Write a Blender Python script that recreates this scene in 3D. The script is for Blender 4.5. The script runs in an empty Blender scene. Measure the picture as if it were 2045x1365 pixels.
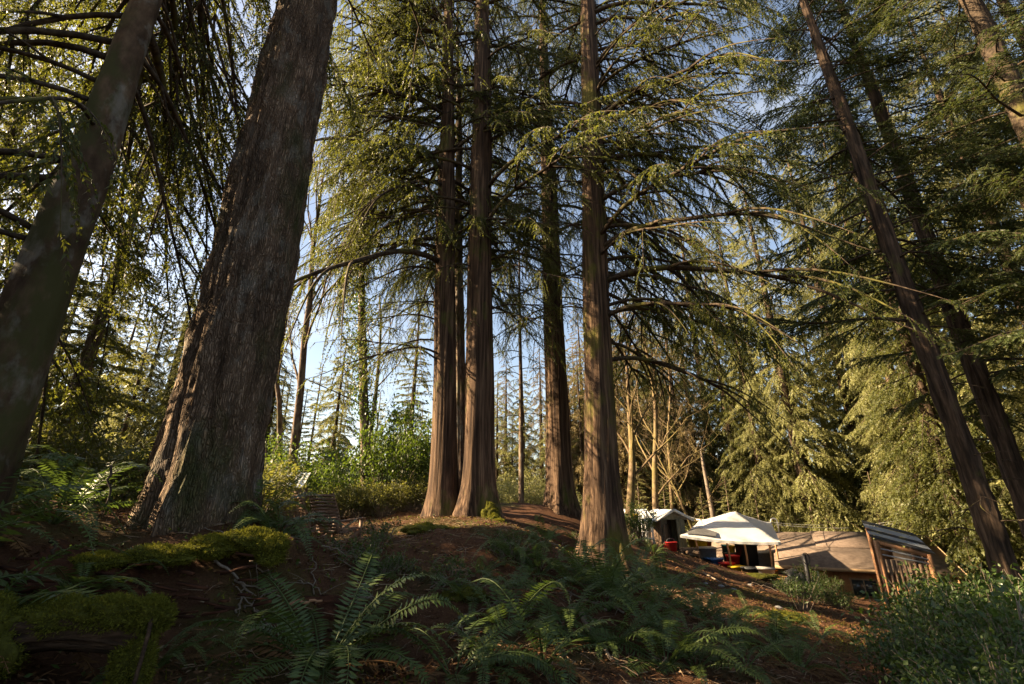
import bpy, math, random
import numpy as np
from mathutils import Vector, Matrix, Euler

R = math.radians
SC = bpy.context.scene
COL = SC.collection
random.seed(7)

# ------------------------------------------------------------------ camera
CAMZ = 1.5
PITCH = R(19.4)
cam_d = bpy.data.cameras.new('camera')
cam_d.lens = 16.0
cam_d.sensor_width = 36.0
cam_d.clip_start = 0.05
cam_d.clip_end = 3000
cam = bpy.data.objects.new('camera', cam_d)
cam.location = (0, 0, CAMZ)
cam.rotation_euler = (R(90) + PITCH, 0, 0)
COL.objects.link(cam)
SC.camera = cam

# ------------------------------------------------------------------ sky, sun, exposure
SUN_EL = R(27)
SUN_AZ = R(269)            # clockwise from +Y: the sun stands to the left, a little behind
sun_vec = Vector((math.sin(SUN_AZ) * math.cos(SUN_EL), math.cos(SUN_AZ) * math.cos(SUN_EL), math.sin(SUN_EL)))
world = bpy.data.worlds.new('World')
SC.world = world
world.use_nodes = True
wn, wl = world.node_tree.nodes, world.node_tree.links
wn.clear()
w_out = wn.new('ShaderNodeOutputWorld')
w_bg = wn.new('ShaderNodeBackground')
w_bg.inputs['Strength'].default_value = 0.06
w_sky = wn.new('ShaderNodeTexSky')
w_sky.sky_type = 'NISHITA'
w_sky.sun_disc = False
w_sky.sun_elevation = SUN_EL
w_sky.sun_rotation = SUN_AZ
w_sky.air_density = 1.0
w_sky.dust_density = 1.8
w_sky.ozone_density = 1.2
w_tc = wn.new('ShaderNodeTexCoord')
w_map = wn.new('ShaderNodeMapping')
w_map.inputs['Scale'].default_value = (1.6, 1.6, 4.2)
w_noise = wn.new('ShaderNodeTexNoise')
w_noise.inputs['Scale'].default_value = 1.7
w_noise.inputs['Detail'].default_value = 9
w_noise.inputs['Roughness'].default_value = 0.58
w_ramp = wn.new('ShaderNodeValToRGB')
w_ramp.color_ramp.elements[0].position = 0.50
w_ramp.color_ramp.elements[1].position = 0.84
w_mul = wn.new('ShaderNodeMath'); w_mul.operation = 'MULTIPLY_ADD'; w_mul.inputs[1].default_value = 0.4; w_mul.inputs[2].default_value = 0.03   # a thin veil with thicker wisps
w_mix = wn.new('ShaderNodeMixRGB')
w_mix.inputs['Color2'].default_value = (5.4, 5.7, 6.1, 1)
wl.new(w_tc.outputs['Generated'], w_map.inputs['Vector'])
wl.new(w_map.outputs['Vector'], w_noise.inputs['Vector'])
wl.new(w_noise.outputs['Fac'], w_ramp.inputs['Fac'])
wl.new(w_ramp.outputs['Color'], w_mul.inputs[0])
wl.new(w_mul.outputs[0], w_mix.inputs['Fac'])
wl.new(w_sky.outputs['Color'], w_mix.inputs['Color1'])
wl.new(w_mix.outputs['Color'], w_bg.inputs['Color'])
wl.new(w_bg.outputs['Background'], w_out.inputs['Surface'])

sun_d = bpy.data.lights.new('sun', 'SUN')
sun_d.energy = 5.0
sun_d.angle = R(0.55)
sun_d.color = (1.0, 0.81, 0.55)
sun = bpy.data.objects.new('sun', sun_d)
sun.rotation_euler = (-sun_vec).to_track_quat('-Z', 'Y').to_euler()
sun.location = (-30, -5, 40)
COL.objects.link(sun)

SC.view_settings.view_transform = 'Standard'
SC.view_settings.look = 'None'
SC.view_settings.gamma = 1.0
SC.view_settings.use_curve_mapping = False
SC.view_settings.exposure = 2.35
SC.view_settings.use_white_balance = True          # camera balanced for open shade
SC.view_settings.white_balance_temperature = 7300
SC.view_settings.white_balance_tint = 12
SC.render.engine = 'CYCLES'
SC.cycles.use_denoising = True
SC.cycles.max_bounces = 6
SC.cycles.diffuse_bounces = 3
SC.cycles.transmission_bounces = 4
SC.cycles.glossy_bounces = 2
SC.cycles.caustics_reflective = False
SC.cycles.caustics_refractive = False

# ------------------------------------------------------------------ numeric helpers
F_PX = 2045 * 16.0 / 36.0
CP, SP = math.cos(PITCH), math.sin(PITCH)

def ray(px, py):
    u = (px - 1022.5) / F_PX
    v = (682.5 - py) / F_PX
    return Vector((u, CP - v * SP, SP + v * CP))

def P(px, py, t):
    d = ray(px, py) * t
    return Vector((d.x, d.y, d.z + CAMZ))

def _hash(ix, iy, iz):
    n = (ix.astype(np.int64) * 374761393 + iy.astype(np.int64) * 668265263 + iz.astype(np.int64) * 2147483647) & 0xffffffff
    n = ((n ^ (n >> 13)) * 1274126177) & 0xffffffff
    n = (n ^ (n >> 16)) & 0xffffffff
    return n.astype(np.float64) / 4294967295.0

def vnoise(p):
    p = np.asarray(p, dtype=np.float64)
    i = np.floor(p); f = p - i
    f = f * f * (3 - 2 * f)
    x, y, z = i[:, 0], i[:, 1], i[:, 2]
    r = 0
    for dx in (0, 1):
        for dy in (0, 1):
            for dz in (0, 1):
                w = (f[:, 0] if dx else 1 - f[:, 0]) * (f[:, 1] if dy else 1 - f[:, 1]) * (f[:, 2] if dz else 1 - f[:, 2])
                r = r + w * _hash(x + dx, y + dy, z + dz)
    return r * 2 - 1

def fbm(p, oct=4, gain=.5):
    p = np.asarray(p, dtype=np.float64)
    a, s, r = 1.0, 1.0, 0
    for k in range(oct):
        r = r + a * vnoise(p * s + 17.3 * k)
        a *= gain; s *= 2.03
    return r

def nrm(a):
    return a / np.maximum(np.linalg.norm(a, axis=-1, keepdims=True), 1e-9)

# ------------------------------------------------------------------ mesh builder
class MB:
    def __init__(s):
        s.v = []; s.f = []; s.n = 0
    def add(s, verts, faces):
        verts = np.asarray(verts, dtype=np.float64).reshape(-1, 3)
        faces = np.asarray(faces, dtype=np.int64)
        s.v.append(verts); s.f.append(faces + s.n); s.n += len(verts)
        return s
    def merge(s, o, M=None, scale=1.0):
        if not o.v: return s
        v = np.concatenate(o.v) * scale
        if M is not None:
            M = np.array(M)
            v = v @ M[:3, :3].T + M[:3, 3]
        s.v.append(v)
        for f in o.f: s.f.append(f + s.n)
        s.n += len(v)
        return s
    def box(s, c, size, rot=None):
        sx, sy, sz = [q / 2 for q in size]
        v = np.array([[-sx, -sy, -sz], [sx, -sy, -sz], [sx, sy, -sz], [-sx, sy, -sz],
                      [-sx, -sy, sz], [sx, -sy, sz], [sx, sy, sz], [-sx, sy, sz]])
        if rot is not None:
            v = v @ np.array(Euler(rot).to_matrix()).T
        v = v + np.array(c)
        return s.add(v, [[0, 3, 2, 1], [4, 5, 6, 7], [0, 1, 5, 4], [1, 2, 6, 5], [2, 3, 7, 6], [3, 0, 4, 7]])
    def bar(s, a, b, w, h=None, up=(0, 0, 1)):
        """a squared bar from a to b"""
        h = h or w
        a = np.array(a, float); b = np.array(b, float)
        d = nrm(b - a); up = np.array(up, float)
        if abs(d @ up) > .98: up = np.array([0, 1., 0])
        x = nrm(np.cross(d, up)); y = np.cross(x, d)
        v = []
        for q in (a, b):
            for i, j in ((-1, -1), (1, -1), (1, 1), (-1, 1)):
                v.append(q + x * i * w / 2 + y * j * h / 2)
        return s.add(v, [[0, 1, 2, 3], [7, 6, 5, 4], [0, 4, 5, 1], [1, 5, 6, 2], [2, 6, 7, 3], [3, 7, 4, 0]])
    def tube(s, path, rad, sides=6, cap=True):
        p = np.asarray(path, float); n = len(p)
        rad = np.broadcast_to(np.asarray(rad, float), (n,))
        t = nrm(np.gradient(p, axis=0))
        ref = np.array([0.13, 0.31, 0.94])
        if abs(t[0] @ ref) > .9: ref = np.array([0.95, 0.2, 0.1])
        x = ref - t * (t @ ref)[:, None]
        x = nrm(x); y = np.cross(t, x)
        a = np.arange(sides) / sides * 2 * np.pi
        v = p[:, None, :] + rad[:, None, None] * (np.cos(a)[None, :, None] * x[:, None, :] + np.sin(a)[None, :, None] * y[:, None, :])
        i = np.arange(n - 1)[:, None] * sides; j = np.arange(sides)[None, :]; k = (j + 1) % sides
        q = np.stack([i + j, i + k, i + sides + k, i + sides + j], -1).reshape(-1, 4)
        s.add(v.reshape(-1, 3), q)
        if cap and sides == 4:
            s.f.append(np.array([[s.n - 4, s.n - 3, s.n - 2, s.n - 1], [s.n - 4 * n + 3, s.n - 4 * n + 2, s.n - 4 * n + 1, s.n - 4 * n]]))
        elif cap:
            base = s.n
            s.add(np.array([p[0], p[-1]]), np.zeros((0, 3), int))
            st = base - n * sides; en = base - sides
            tr = [[base, st + (m + 1) % sides, st + m] for m in range(sides)] + [[base + 1, en + m, en + (m + 1) % sides] for m in range(sides)]
            s.f.append(np.array(tr))
        return s
    def lathe(s, prof, sides=16, c=(0, 0, 0)):
        pr = np.array(prof, float)
        a = np.arange(sides) / sides * 2 * np.pi
        v = np.stack([pr[:, 0][:, None] * np.cos(a), pr[:, 0][:, None] * np.sin(a), np.repeat(pr[:, 1][:, None], sides, 1)], -1).reshape(-1, 3) + np.array(c)
        n = len(pr)
        i = np.arange(n - 1)[:, None] * sides; j = np.arange(sides)[None, :]; k = (j + 1) % sides
        return s.add(v, np.stack([i + j, i + k, i + sides + k, i + sides + j], -1).reshape(-1, 4))
    def grid(s, V):
        """V (n,m,3) -> quads"""
        n, m = V.shape[:2]
        i = np.arange(n - 1)[:, None] * m; j = np.arange(m - 1)[None, :]
        return s.add(V.reshape(-1, 3), np.stack([i + j, i + m + j, i + m + j + 1, i + j + 1], -1).reshape(-1, 4))
    def tris(s, Pt, D, W, l, w):
        """slender triangular leaflets"""
        l = np.asarray(l)[:, None]; w = np.asarray(w)[:, None]
        v = np.stack([Pt - W * w * .5, Pt + W * w * .5, Pt + D * l], 1)
        n = len(Pt)
        return s.add(v.reshape(-1, 3), np.arange(n * 3).reshape(n, 3))
    def leaves(s, Pt, D, W, N, l, w, fold=.18):
        """broad pointed leaves, each folded along its rib: 4 corners + rib, two triangles per half"""
        l = np.asarray(l)[:, None]; w = np.asarray(w)[:, None]
        m = Pt + D * l * .45 + N * w * fold
        v = np.stack([Pt, m - W * w * .5, Pt + D * l, m + W * w * .5], 1)
        n = len(Pt); o = np.arange(n)[:, None] * 4
        return s.add(v.reshape(-1, 3), np.concatenate([o + np.array([0, 1, 2]), o + np.array([0, 2, 3])], 0))
    def mesh(s, name, mat, smooth=False):
        me = bpy.data.meshes.new(name)
        v = np.concatenate(s.v) if s.v else np.zeros((0, 3))
        fs = [f for f in s.f if len(f)]
        me.vertices.add(len(v)); me.vertices.foreach_set('co', v.astype(np.float32).ravel())
        idx = np.concatenate([f.ravel() for f in fs]).astype(np.int32)
        tot = np.concatenate([np.full(len(f), f.shape[1]) for f in fs])
        start = np.concatenate([[0], np.cumsum(tot)[:-1]]).astype(np.int32)
        me.loops.add(len(idx)); me.loops.foreach_set('vertex_index', idx)
        me.polygons.add(len(tot)); me.polygons.foreach_set('loop_start', start)
        if smooth: me.polygons.foreach_set('use_smooth', np.ones(len(tot), dtype=bool))
        me.materials.append(mat)
        me.update(calc_edges=True)
        return me
    def build(s, name, mat, parent=None, smooth=False, loc=None, kind=None):
        o = bpy.data.objects.new(name, s.mesh(name, mat, smooth))
        COL.objects.link(o)
        if parent: o.parent = parent
        if loc is not None: o.location = loc
        if kind: o['kind'] = kind
        return o

def tag(o, label, cat, group=None):
    o['label'] = label; o['category'] = cat
    if group: o['group'] = group
    return o

def thing(name, label, cat, loc=(0, 0, 0), rz=0, group=None):
    o = bpy.data.objects.new(name, None)
    o.empty_display_size = .2
    COL.objects.link(o)
    o.location = loc; o.rotation_euler = (0, 0, rz)
    return tag(o, label, cat, group)

def inst(name, me, parent=None, loc=(0, 0, 0), rot=(0, 0, 0), sc=1.0):
    o = bpy.data.objects.new(name, me)
    COL.objects.link(o)
    if parent: o.parent = parent
    o.location = loc; o.rotation_euler = rot
    o.scale = (sc, sc, sc) if isinstance(sc, (int, float)) else sc
    return o

# ------------------------------------------------------------------ materials
def new_mat(name):
    m = bpy.data.materials.new(name); m.use_nodes = True
    n, l = m.node_tree.nodes, m.node_tree.links
    return m, n, l, n['Principled BSDF']

def ramp(n, stops):
    r = n.new('ShaderNodeValToRGB')
    el = r.color_ramp.elements
    while len(el) < len(stops): el.new(0.5)
    for e, (p, c) in zip(el, stops):
        e.position = p; e.color = (*c, 1)
    return r

def noise(n, l, scale, sc=(1, 1, 1), detail=5, rough=.55, coord='Object'):
    tc = n.new('ShaderNodeTexCoord'); mp = n.new('ShaderNodeMapping')
    mp.inputs['Scale'].default_value = sc
    t = n.new('ShaderNodeTexNoise')
    t.inputs['Scale'].default_value = scale; t.inputs['Detail'].default_value = detail; t.inputs['Roughness'].default_value = rough
    l.new(tc.outputs[coord], mp.inputs['Vector']); l.new(mp.outputs['Vector'], t.inputs['Vector'])
    return t

def bump(n, l, src, bs, strength, dist):
    b = n.new('ShaderNodeBump'); b.inputs['Strength'].default_value = strength; b.inputs['Distance'].default_value = dist
    l.new(src, b.inputs['Height']); l.new(b.outputs['Normal'], bs.inputs['Normal'])
    return b

def mat_rough(name, stops, scale=6, sc=(1, 1, 1), rough=.85, bst=.5, bd=.01, coord='Object', detail=6, spec=.3, metal=0):
    m, n, l, b = new_mat(name)
    t = noise(n, l, scale, sc, detail, .6, coord)
    r = ramp(n, stops)
    l.new(t.outputs['Fac'], r.inputs['Fac']); l.new(r.outputs['Color'], b.inputs['Base Color'])
    b.inputs['Roughness'].default_value = rough; b.inputs['Specular IOR Level'].default_value = spec
    b.inputs['Metallic'].default_value = metal
    if bst: bump(n, l, t.outputs['Fac'], b, bst, bd)
    return m

def two(c, k=.35, p0=.3, p1=.7):
    return [(p0, tuple(q * (1 - k) for q in c)), (p1, tuple(min(1, q * (1 + k)) for q in c))]

def mat_plain(name, c, rough=.6, k=.22, scale=9, spec=.35, metal=0):
    return mat_rough(name, two(c, k), scale, rough=rough, bst=.15, bd=.004, spec=spec, metal=metal)

def mat_leaf(name, c0, c1, trans, tfac=.35, rough=.5, spec=.35, nscale=.9):
    """leaf tissue: each leaf its own tone between c0 and c1; thin enough to let light through"""
    m, n, l, b = new_mat(name)
    g = n.new('ShaderNodeNewGeometry'); oi = n.new('ShaderNodeObjectInfo')
    add = n.new('ShaderNodeMath'); add.operation = 'MULTIPLY_ADD'; add.inputs[1].default_value = .62
    sc2 = n.new('ShaderNodeMath'); sc2.operation = 'MULTIPLY'; sc2.inputs[1].default_value = .38
    l.new(oi.outputs['Random'], sc2.inputs[0])
    l.new(g.outputs['Random Per Island'], add.inputs[0]); l.new(sc2.outputs[0], add.inputs[2])
    r = ramp(n, [(0.0, c0), (1.0, c1)])
    l.new(add.outputs[0], r.inputs['Fac'])
    l.new(r.outputs['Color'], b.inputs['Base Color'])
    b.inputs['Roughness'].default_value = rough; b.inputs['Specular IOR Level'].default_value = spec
    tr = n.new('ShaderNodeBsdfTranslucent'); tr.inputs['Color'].default_value = (*trans, 1)
    mx = n.new('ShaderNodeMixShader'); mx.inputs[0].default_value = tfac
    out = [q for q in n if q.type == 'OUTPUT_MATERIAL'][0]
    l.new(b.outputs[0], mx.inputs[1]); l.new(tr.outputs[0], mx.inputs[2]); l.new(mx.outputs[0], out.inputs['Surface'])
    return m

def mat_bark(name, dark, mid, light, sxy=9, sz=.9, moss=.0, mosscol=(.075, .085, .018), lichen=0, bd=.03, mscale=1.1, furrow=False):
    m, n, l, b = new_mat(name)
    t = noise(n, l, 1.0, (sxy, sxy, sz), 8, .62)
    t2 = noise(n, l, 1.6, (1, 1, .35), 4, .5)
    r = ramp(n, [(.36, dark), (.5, mid), (.68, light)])
    l.new(t.outputs['Fac'], r.inputs['Fac'])
    col = r.outputs['Color']
    ov = n.new('ShaderNodeMixRGB'); ov.blend_type = 'MULTIPLY'; ov.inputs['Fac'].default_value = .8
    r2 = ramp(n, [(.3, (.55, .52, .5)), (.7, (1.15, 1.1, 1.05))])
    l.new(t2.outputs['Fac'], r2.inputs['Fac']); l.new(col, ov.inputs['Color1']); l.new(r2.outputs['Color'], ov.inputs['Color2'])
    col = ov.outputs['Color']
    hgt = t.outputs['Fac']
    if furrow:
        tc = n.new('ShaderNodeTexCoord'); mp = n.new('ShaderNodeMapping'); mp.inputs['Scale'].default_value = (8.0, 8.0, .95)
        nd = noise(n, l, 3.2, (1, 1, .6), 4, .6)
        av = n.new('ShaderNodeVectorMath'); av.operation = 'ADD'
        l.new(tc.outputs['Object'], mp.inputs['Vector'])
        l.new(mp.outputs['Vector'], av.inputs[0]); l.new(nd.outputs['Color'], av.inputs[1])
        vo = n.new('ShaderNodeTexVoronoi'); vo.feature = 'DISTANCE_TO_EDGE'
        l.new(av.outputs[0], vo.inputs['Vector'])
        rf = ramp(n, [(.0, (.16, .14, .13)), (.10, (.5, .47, .45)), (.30, (1.15, 1.12, 1.1))])
        l.new(vo.outputs['Distance'], rf.inputs['Fac'])
        m2 = n.new('ShaderNodeMixRGB'); m2.blend_type = 'MULTIPLY'; m2.inputs['Fac'].default_value = .55
        l.new(col, m2.inputs['Color1']); l.new(rf.outputs['Color'], m2.inputs['Color2']); col = m2.outputs['Color']
        s2 = n.new('ShaderNodeMath'); s2.operation = 'MULTIPLY_ADD'; s2.inputs[1].default_value = 1.1
        l.new(rf.outputs['Color'], s2.inputs[0]); l.new(t.outputs['Fac'], s2.inputs[2]); hgt = s2.outputs[0]
    if lichen:
        t4 = noise(n, l, 3.2, (1, 1, .6), 5, .6)
        r4 = ramp(n, [(.53, (0, 0, 0)), (.62, (lichen,) * 3)])
        l.new(t4.outputs['Fac'], r4.inputs['Fac'])
        m4 = n.new('ShaderNodeMixRGB'); m4.inputs['Color2'].default_value = (.30, .30, .26, 1)
        l.new(r4.outputs['Color'], m4.inputs['Fac']); l.new(col, m4.inputs['Color1']); col = m4.outputs['Color']
    if moss:
        t3 = noise(n, l, mscale, (1, 1, .5), 6, .62)
        r3 = ramp(n, [(.62 - .3 * moss, (0, 0, 0)), (.74 - .3 * moss, (.9,) * 3)])
        l.new(t3.outputs['Fac'], r3.inputs['Fac'])
        m3 = n.new('ShaderNodeMixRGB'); m3.inputs['Color2'].default_value = (*mosscol, 1)
        l.new(r3.outputs['Color'], m3.inputs['Fac']); l.new(col, m3.inputs['Color1']); col = m3.outputs['Color']
    l.new(col, b.inputs['Base Color'])
    b.inputs['Roughness'].default_value = .9; b.inputs['Specular IOR Level'].default_value = .2
    bump(n, l, hgt, b, .9, bd)
    return m

M = {}
M['cedar_bark'] = mat_bark('cedar_bark', (.02, .012, .008), (.072, .044, .028), (.19, .125, .082), 13, .5, .22, bd=.04)
M['cedar_bark_mossy'] = mat_bark('cedar_bark_mossy', (.02, .012, .008), (.072, .044, .028), (.19, .125, .08), 13, .5, .38, mosscol=(.085, .078, .016), bd=.04)
M['fir_bark'] = mat_bark('fir_bark', (.12, .082, .054), (.22, .152, .102), (.34, .245, .17), 9, 1.6, .34, mosscol=(.05, .055, .016), lichen=.28, bd=.045, furrow=True)
M['mottled_bark'] = mat_bark('mottled_bark', (.04, .024, .013), (.082, .052, .031), (.14, .094, .058), 5.5, 2.6, .58, mosscol=(.045, .045, .014), lichen=.3, bd=.02, mscale=2.4)
M['thin_bark'] = mat_bark('thin_bark', (.05, .035, .026), (.14, .10, .075), (.26, .2, .155), 14, 3.0, .3, lichen=.4, bd=.015)
M['red_bark'] = mat_bark('red_bark', (.02, .014, .010), (.055, .038, .027), (.13, .09, .065), 10, .9, .1, bd=.02)
M['limb_bark'] = mat_bark('limb_bark', (.022, .016, .011), (.055, .04, .028), (.105, .08, .055), 12, 12, .3, mosscol=(.09, .085, .02), bd=.008)
M['moss_bark'] = mat_bark('moss_bark', (.07, .05, .032), (.16, .115, .07), (.26, .195, .125), 6, 5, .55, mosscol=(.15, .12, .045), bd=.02)
M['cedar_leaf'] = mat_leaf('cedar_leaf', (.020, .034, .010), (.064, .078, .017), (.20, .215, .026), .38)
M['fir_leaf'] = mat_leaf('fir_leaf', (.022, .038, .014), (.07, .088, .024), (.16, .19, .03), .32)
M['pale_leaf'] = mat_leaf('pale_leaf', (.11, .118, .042), (.25, .245, .10), (.38, .38, .12), .38)  # paler leaves: sunlit brightness put into the leaf colour
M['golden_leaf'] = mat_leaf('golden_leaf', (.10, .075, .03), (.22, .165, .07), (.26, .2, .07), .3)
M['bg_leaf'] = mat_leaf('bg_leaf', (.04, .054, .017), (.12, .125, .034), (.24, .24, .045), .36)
M['bush_leaf'] = mat_leaf('bush_leaf', (.016, .040, .008), (.058, .095, .018), (.14, .21, .02), .36)
M['salal_leaf'] = mat_leaf('salal_leaf', (.014, .034, .010), (.06, .09, .022), (.12, .18, .02), .25, .45, .3)
M['ivy_leaf'] = mat_leaf('ivy_leaf', (.018, .042, .012), (.06, .10, .022), (.12, .2, .02), .28, .35, .5)
M['fern_leaf'] = mat_leaf('fern_leaf', (.032, .056, .018), (.085, .12, .03), (.12, .19, .03), .30, .42, .4)
M['fern_stem'] = mat_plain('fern_stem', (.11, .085, .03), .6)
M['dead_frond'] = mat_leaf('dead_frond', (.07, .035, .014), (.19, .10, .04), (.15, .08, .03), .25, .7, .2)
M['twig'] = mat_plain('twig', (.16, .125, .095), .85)
M['moss'] = mat_leaf('moss', (.06, .068, .012), (.19, .185, .024), (.2, .2, .025), .25, .9, .1)
M['moss_base'] = mat_rough('moss_base', [(.3, (.025, .026, .006)), (.7, (.085, .085, .014))], 9, rough=.95, bst=1, bd=.03, spec=.1)
# ------------------------------------------------------------------ terrain
_cp = np.array([
    (0, 0, -1.45), (0, -6, -1.5), (-3, 0, -1.2), (-6, 0, -.7), (4, 0, -1.9), (8, 0, -2.6), (0, 2.5, -1.32), (-2.2, 3, -1.15),
    (-4.5, 4.0, -.3), (-7, 6, .05), (1.5, 3, -1.5), (4, 4, -1.95), (8, 5, -2.7),
    (-3.5, 4.4, -1.0), (-2, 5.2, -1.2), (0, 5.4, -1.25), (1.5, 6, -1.45),
    (-3.7, 5.9, -.15), (-3.2, 5.25, -.3), (-2.6, 5.5, -.42), (-2.3, 7.1, -.62), (-.9, 8.5, -.5), (.5, 9.5, -.7), (-3.5, 9.6, -.8),
    (-2, 14.5, -.38), (-1, 14.3, -.36), (.2, 12.5, -.65), (1.8, 18, -.25), (0, 17, -.25), (2.4, 13.3, -1.65), (.9, 14.8, -.8), (1.2, 10.5, -1.35),
    (4.6, 12.4, -2.05), (7.2, 22, -2.1), (4.3, 18, -1.3), (12.7, 24.5, -3.5), (16, 30, -4.9), (24, 30, -5.3), (12, 12, -3.3), (20, 15, -4.6), (8, 16, -2.7),
    (0, 30, -1.5), (-10, 30, -1.3), (-10, 15, -.9), (-15, 8, -.3), (10, 42, -3.5), (-20, 40, -1.5), (30, 50, -5.2), (-30, 0, 0), (-25, 20, -.8), (30, 0, -5.5), (0, -25, -1.5),
], float)

def _tps(r2):
    return np.where(r2 > 1e-9, r2 * np.log(np.maximum(r2, 1e-9)), 0)
_n = len(_cp)
_A = np.zeros((_n + 3, _n + 3))
_d2 = ((_cp[:, None, :2] - _cp[None, :, :2]) ** 2).sum(-1)
_A[:_n, :_n] = _tps(_d2) + np.eye(_n) * .6
_A[:_n, _n] = 1; _A[:_n, _n + 1:] = _cp[:, :2]
_A[_n, :_n] = 1; _A[_n + 1:, :_n] = _cp[:, :2].T
_w = np.linalg.solve(_A, np.concatenate([_cp[:, 2], [0, 0, 0]]))

def hs(x, y):
    x = np.asarray(x, float); y = np.asarray(y, float)
    sh = x.shape; x = x.ravel(); y = y.ravel()
    r2 = (x[:, None] - _cp[None, :, 0]) ** 2 + (y[:, None] - _cp[None, :, 1]) ** 2
    z = _tps(r2) @ _w[:_n] + _w[_n] + x * _w[_n + 1] + y * _w[_n + 2]
    d = np.hypot(x - 2, y - 15)
    k = np.clip((d - 30) / 25, 0, 1); k = k * k * (3 - 2 * k)
    far = -2.2 + .9 * vnoise(np.stack([x / 17, y / 17, 0 * x], 1))
    z = np.clip(z, -6.5, 1.5) * (1 - k) + far * k
    p = np.stack([x, y, 0 * x], 1)
    bank = np.exp(-((x + .5) / 3.6) ** 2 - ((y - 8.2) / 3.6) ** 2)
    z = z + .07 * fbm(p * .9, 3) + .022 * fbm(p * 4.5, 2) + bank * (.11 * fbm(p * 1.9 + 3, 3) + .05 * fbm(p * 6 + 1, 3))
    return (z + CAMZ).reshape(sh)

def h(x, y):
    return float(hs(np.array([x]), np.array([y]))[0])

def G(px, py, tmin=1.5, tmax=60):
    """where the pixel's ray meets the ground"""
    d = ray(px, py)
    t = np.linspace(tmin, tmax, 700)
    x, y, z = d.x * t, d.y * t, d.z * t + CAMZ
    below = z < hs(x, y)
    i = int(np.argmax(below)) if below.any() else len(t) - 1
    return Vector((x[i], y[i], h(x[i], y[i])))

def axis(dense0, dense1, step, far):
    a = list(np.arange(dense0, dense1 + 1e-6, step))
    q, s = a[-1], step
    while q < far: s *= 1.22; q += s; a.append(q)
    q, s = a[0], step; b = []
    while q > -far: s *= 1.22; q -= s; b.append(q)
    return np.array(b[::-1] + a)

gx = axis(-9, 18, .13, 900)
gy = axis(0, 27, .13, 900)
X, Y = np.meshgrid(gx, gy, indexing='ij')
Z = np.concatenate([hs(X[i:i + 24], Y[i:i + 24]) for i in range(0, len(gx), 24)])
gm = MB().grid(np.stack([X, Y, Z], -1))
gm.f[0] = gm.f[0][:, ::-1]

m, n, l, b = new_mat('forest_floor')
t1 = noise(n, l, .55, detail=6)
t2 = noise(n, l, 9, detail=8, rough=.7)
t3 = noise(n, l, 55, detail=4, rough=.7)
r1 = ramp(n, [(.30, (.030, .014, .008)), (.5, (.075, .034, .017)), (.72, (.125, .068, .034))])
mixf = n.new('ShaderNodeMixRGB'); mixf.inputs['Fac'].default_value = .5
l.new(t2.outputs['Fac'], mixf.inputs['Color1']); l.new(t3.outputs['Fac'], mixf.inputs['Color2'])
l.new(mixf.outputs['Color'], r1.inputs['Fac'])
rm = ramp(n, [(.52, (0, 0, 0)), (.64, (.75, .75, .75))])
l.new(t1.outputs['Fac'], rm.inputs['Fac'])
mm = n.new('ShaderNodeMixRGB'); mm.inputs['Color2'].default_value = (.05, .052, .013, 1)
l.new(rm.outputs['Color'], mm.inputs['Fac']); l.new(r1.outputs['Color'], mm.inputs['Color1'])
l.new(mm.outputs['Color'], b.inputs['Base Color'])
b.inputs['Roughness'].default_value = .95; b.inputs['Specular IOR Level'].default_value = .15
bump(n, l, mixf.outputs['Color'], b, 1.0, .035)
ground = gm.build('forest_floor', m, smooth=True, kind='structure')
ground['label'] = 'needle covered reddish brown forest floor sloping down to the yard'

# wooded hills on the horizon
m, n, l, b = new_mat('hill_forest')
t = noise(n, l, .09, detail=9, rough=.7)
r = ramp(n, [(.35, (.025, .04, .03)), (.65, (.07, .09, .06))])
l.new(t.outputs['Fac'], r.inputs['Fac']); l.new(r.outputs['Color'], b.inputs['Base Color'])
b.inputs['Roughness'].default_value = 1; b.inputs['Specular IOR Level'].default_value = 0
ang = np.linspace(-math.pi * .95, math.pi * .95, 500); rr = np.array([230, 260, 290, 320, 350, 390, 440.])
prof = np.array([-.1, .25, .55, .8, .95, 1, .9])
A, RR = np.meshgrid(ang, rr, indexing='ij')
hx, hy = np.sin(A) * RR, np.cos(A) * RR
hz = prof[None, :] * (20 + 12 * fbm(np.stack([np.sin(ang) * 2.2, np.cos(ang) * 2.2, 0 * ang], 1), 3))[:, None]
hz = hz + 4.0 * prof[None, :] * fbm(np.stack([hx.ravel() / 9, hy.ravel() / 9, 0 * hx.ravel()], 1), 3).reshape(hx.shape) - 3
hm = MB().grid(np.stack([hx, hy, hz], -1))
hills = hm.build('hills', m, kind='structure')
# ------------------------------------------------------------------ foliage and branches
def rng_(seed): return np.random.default_rng(seed)

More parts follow.
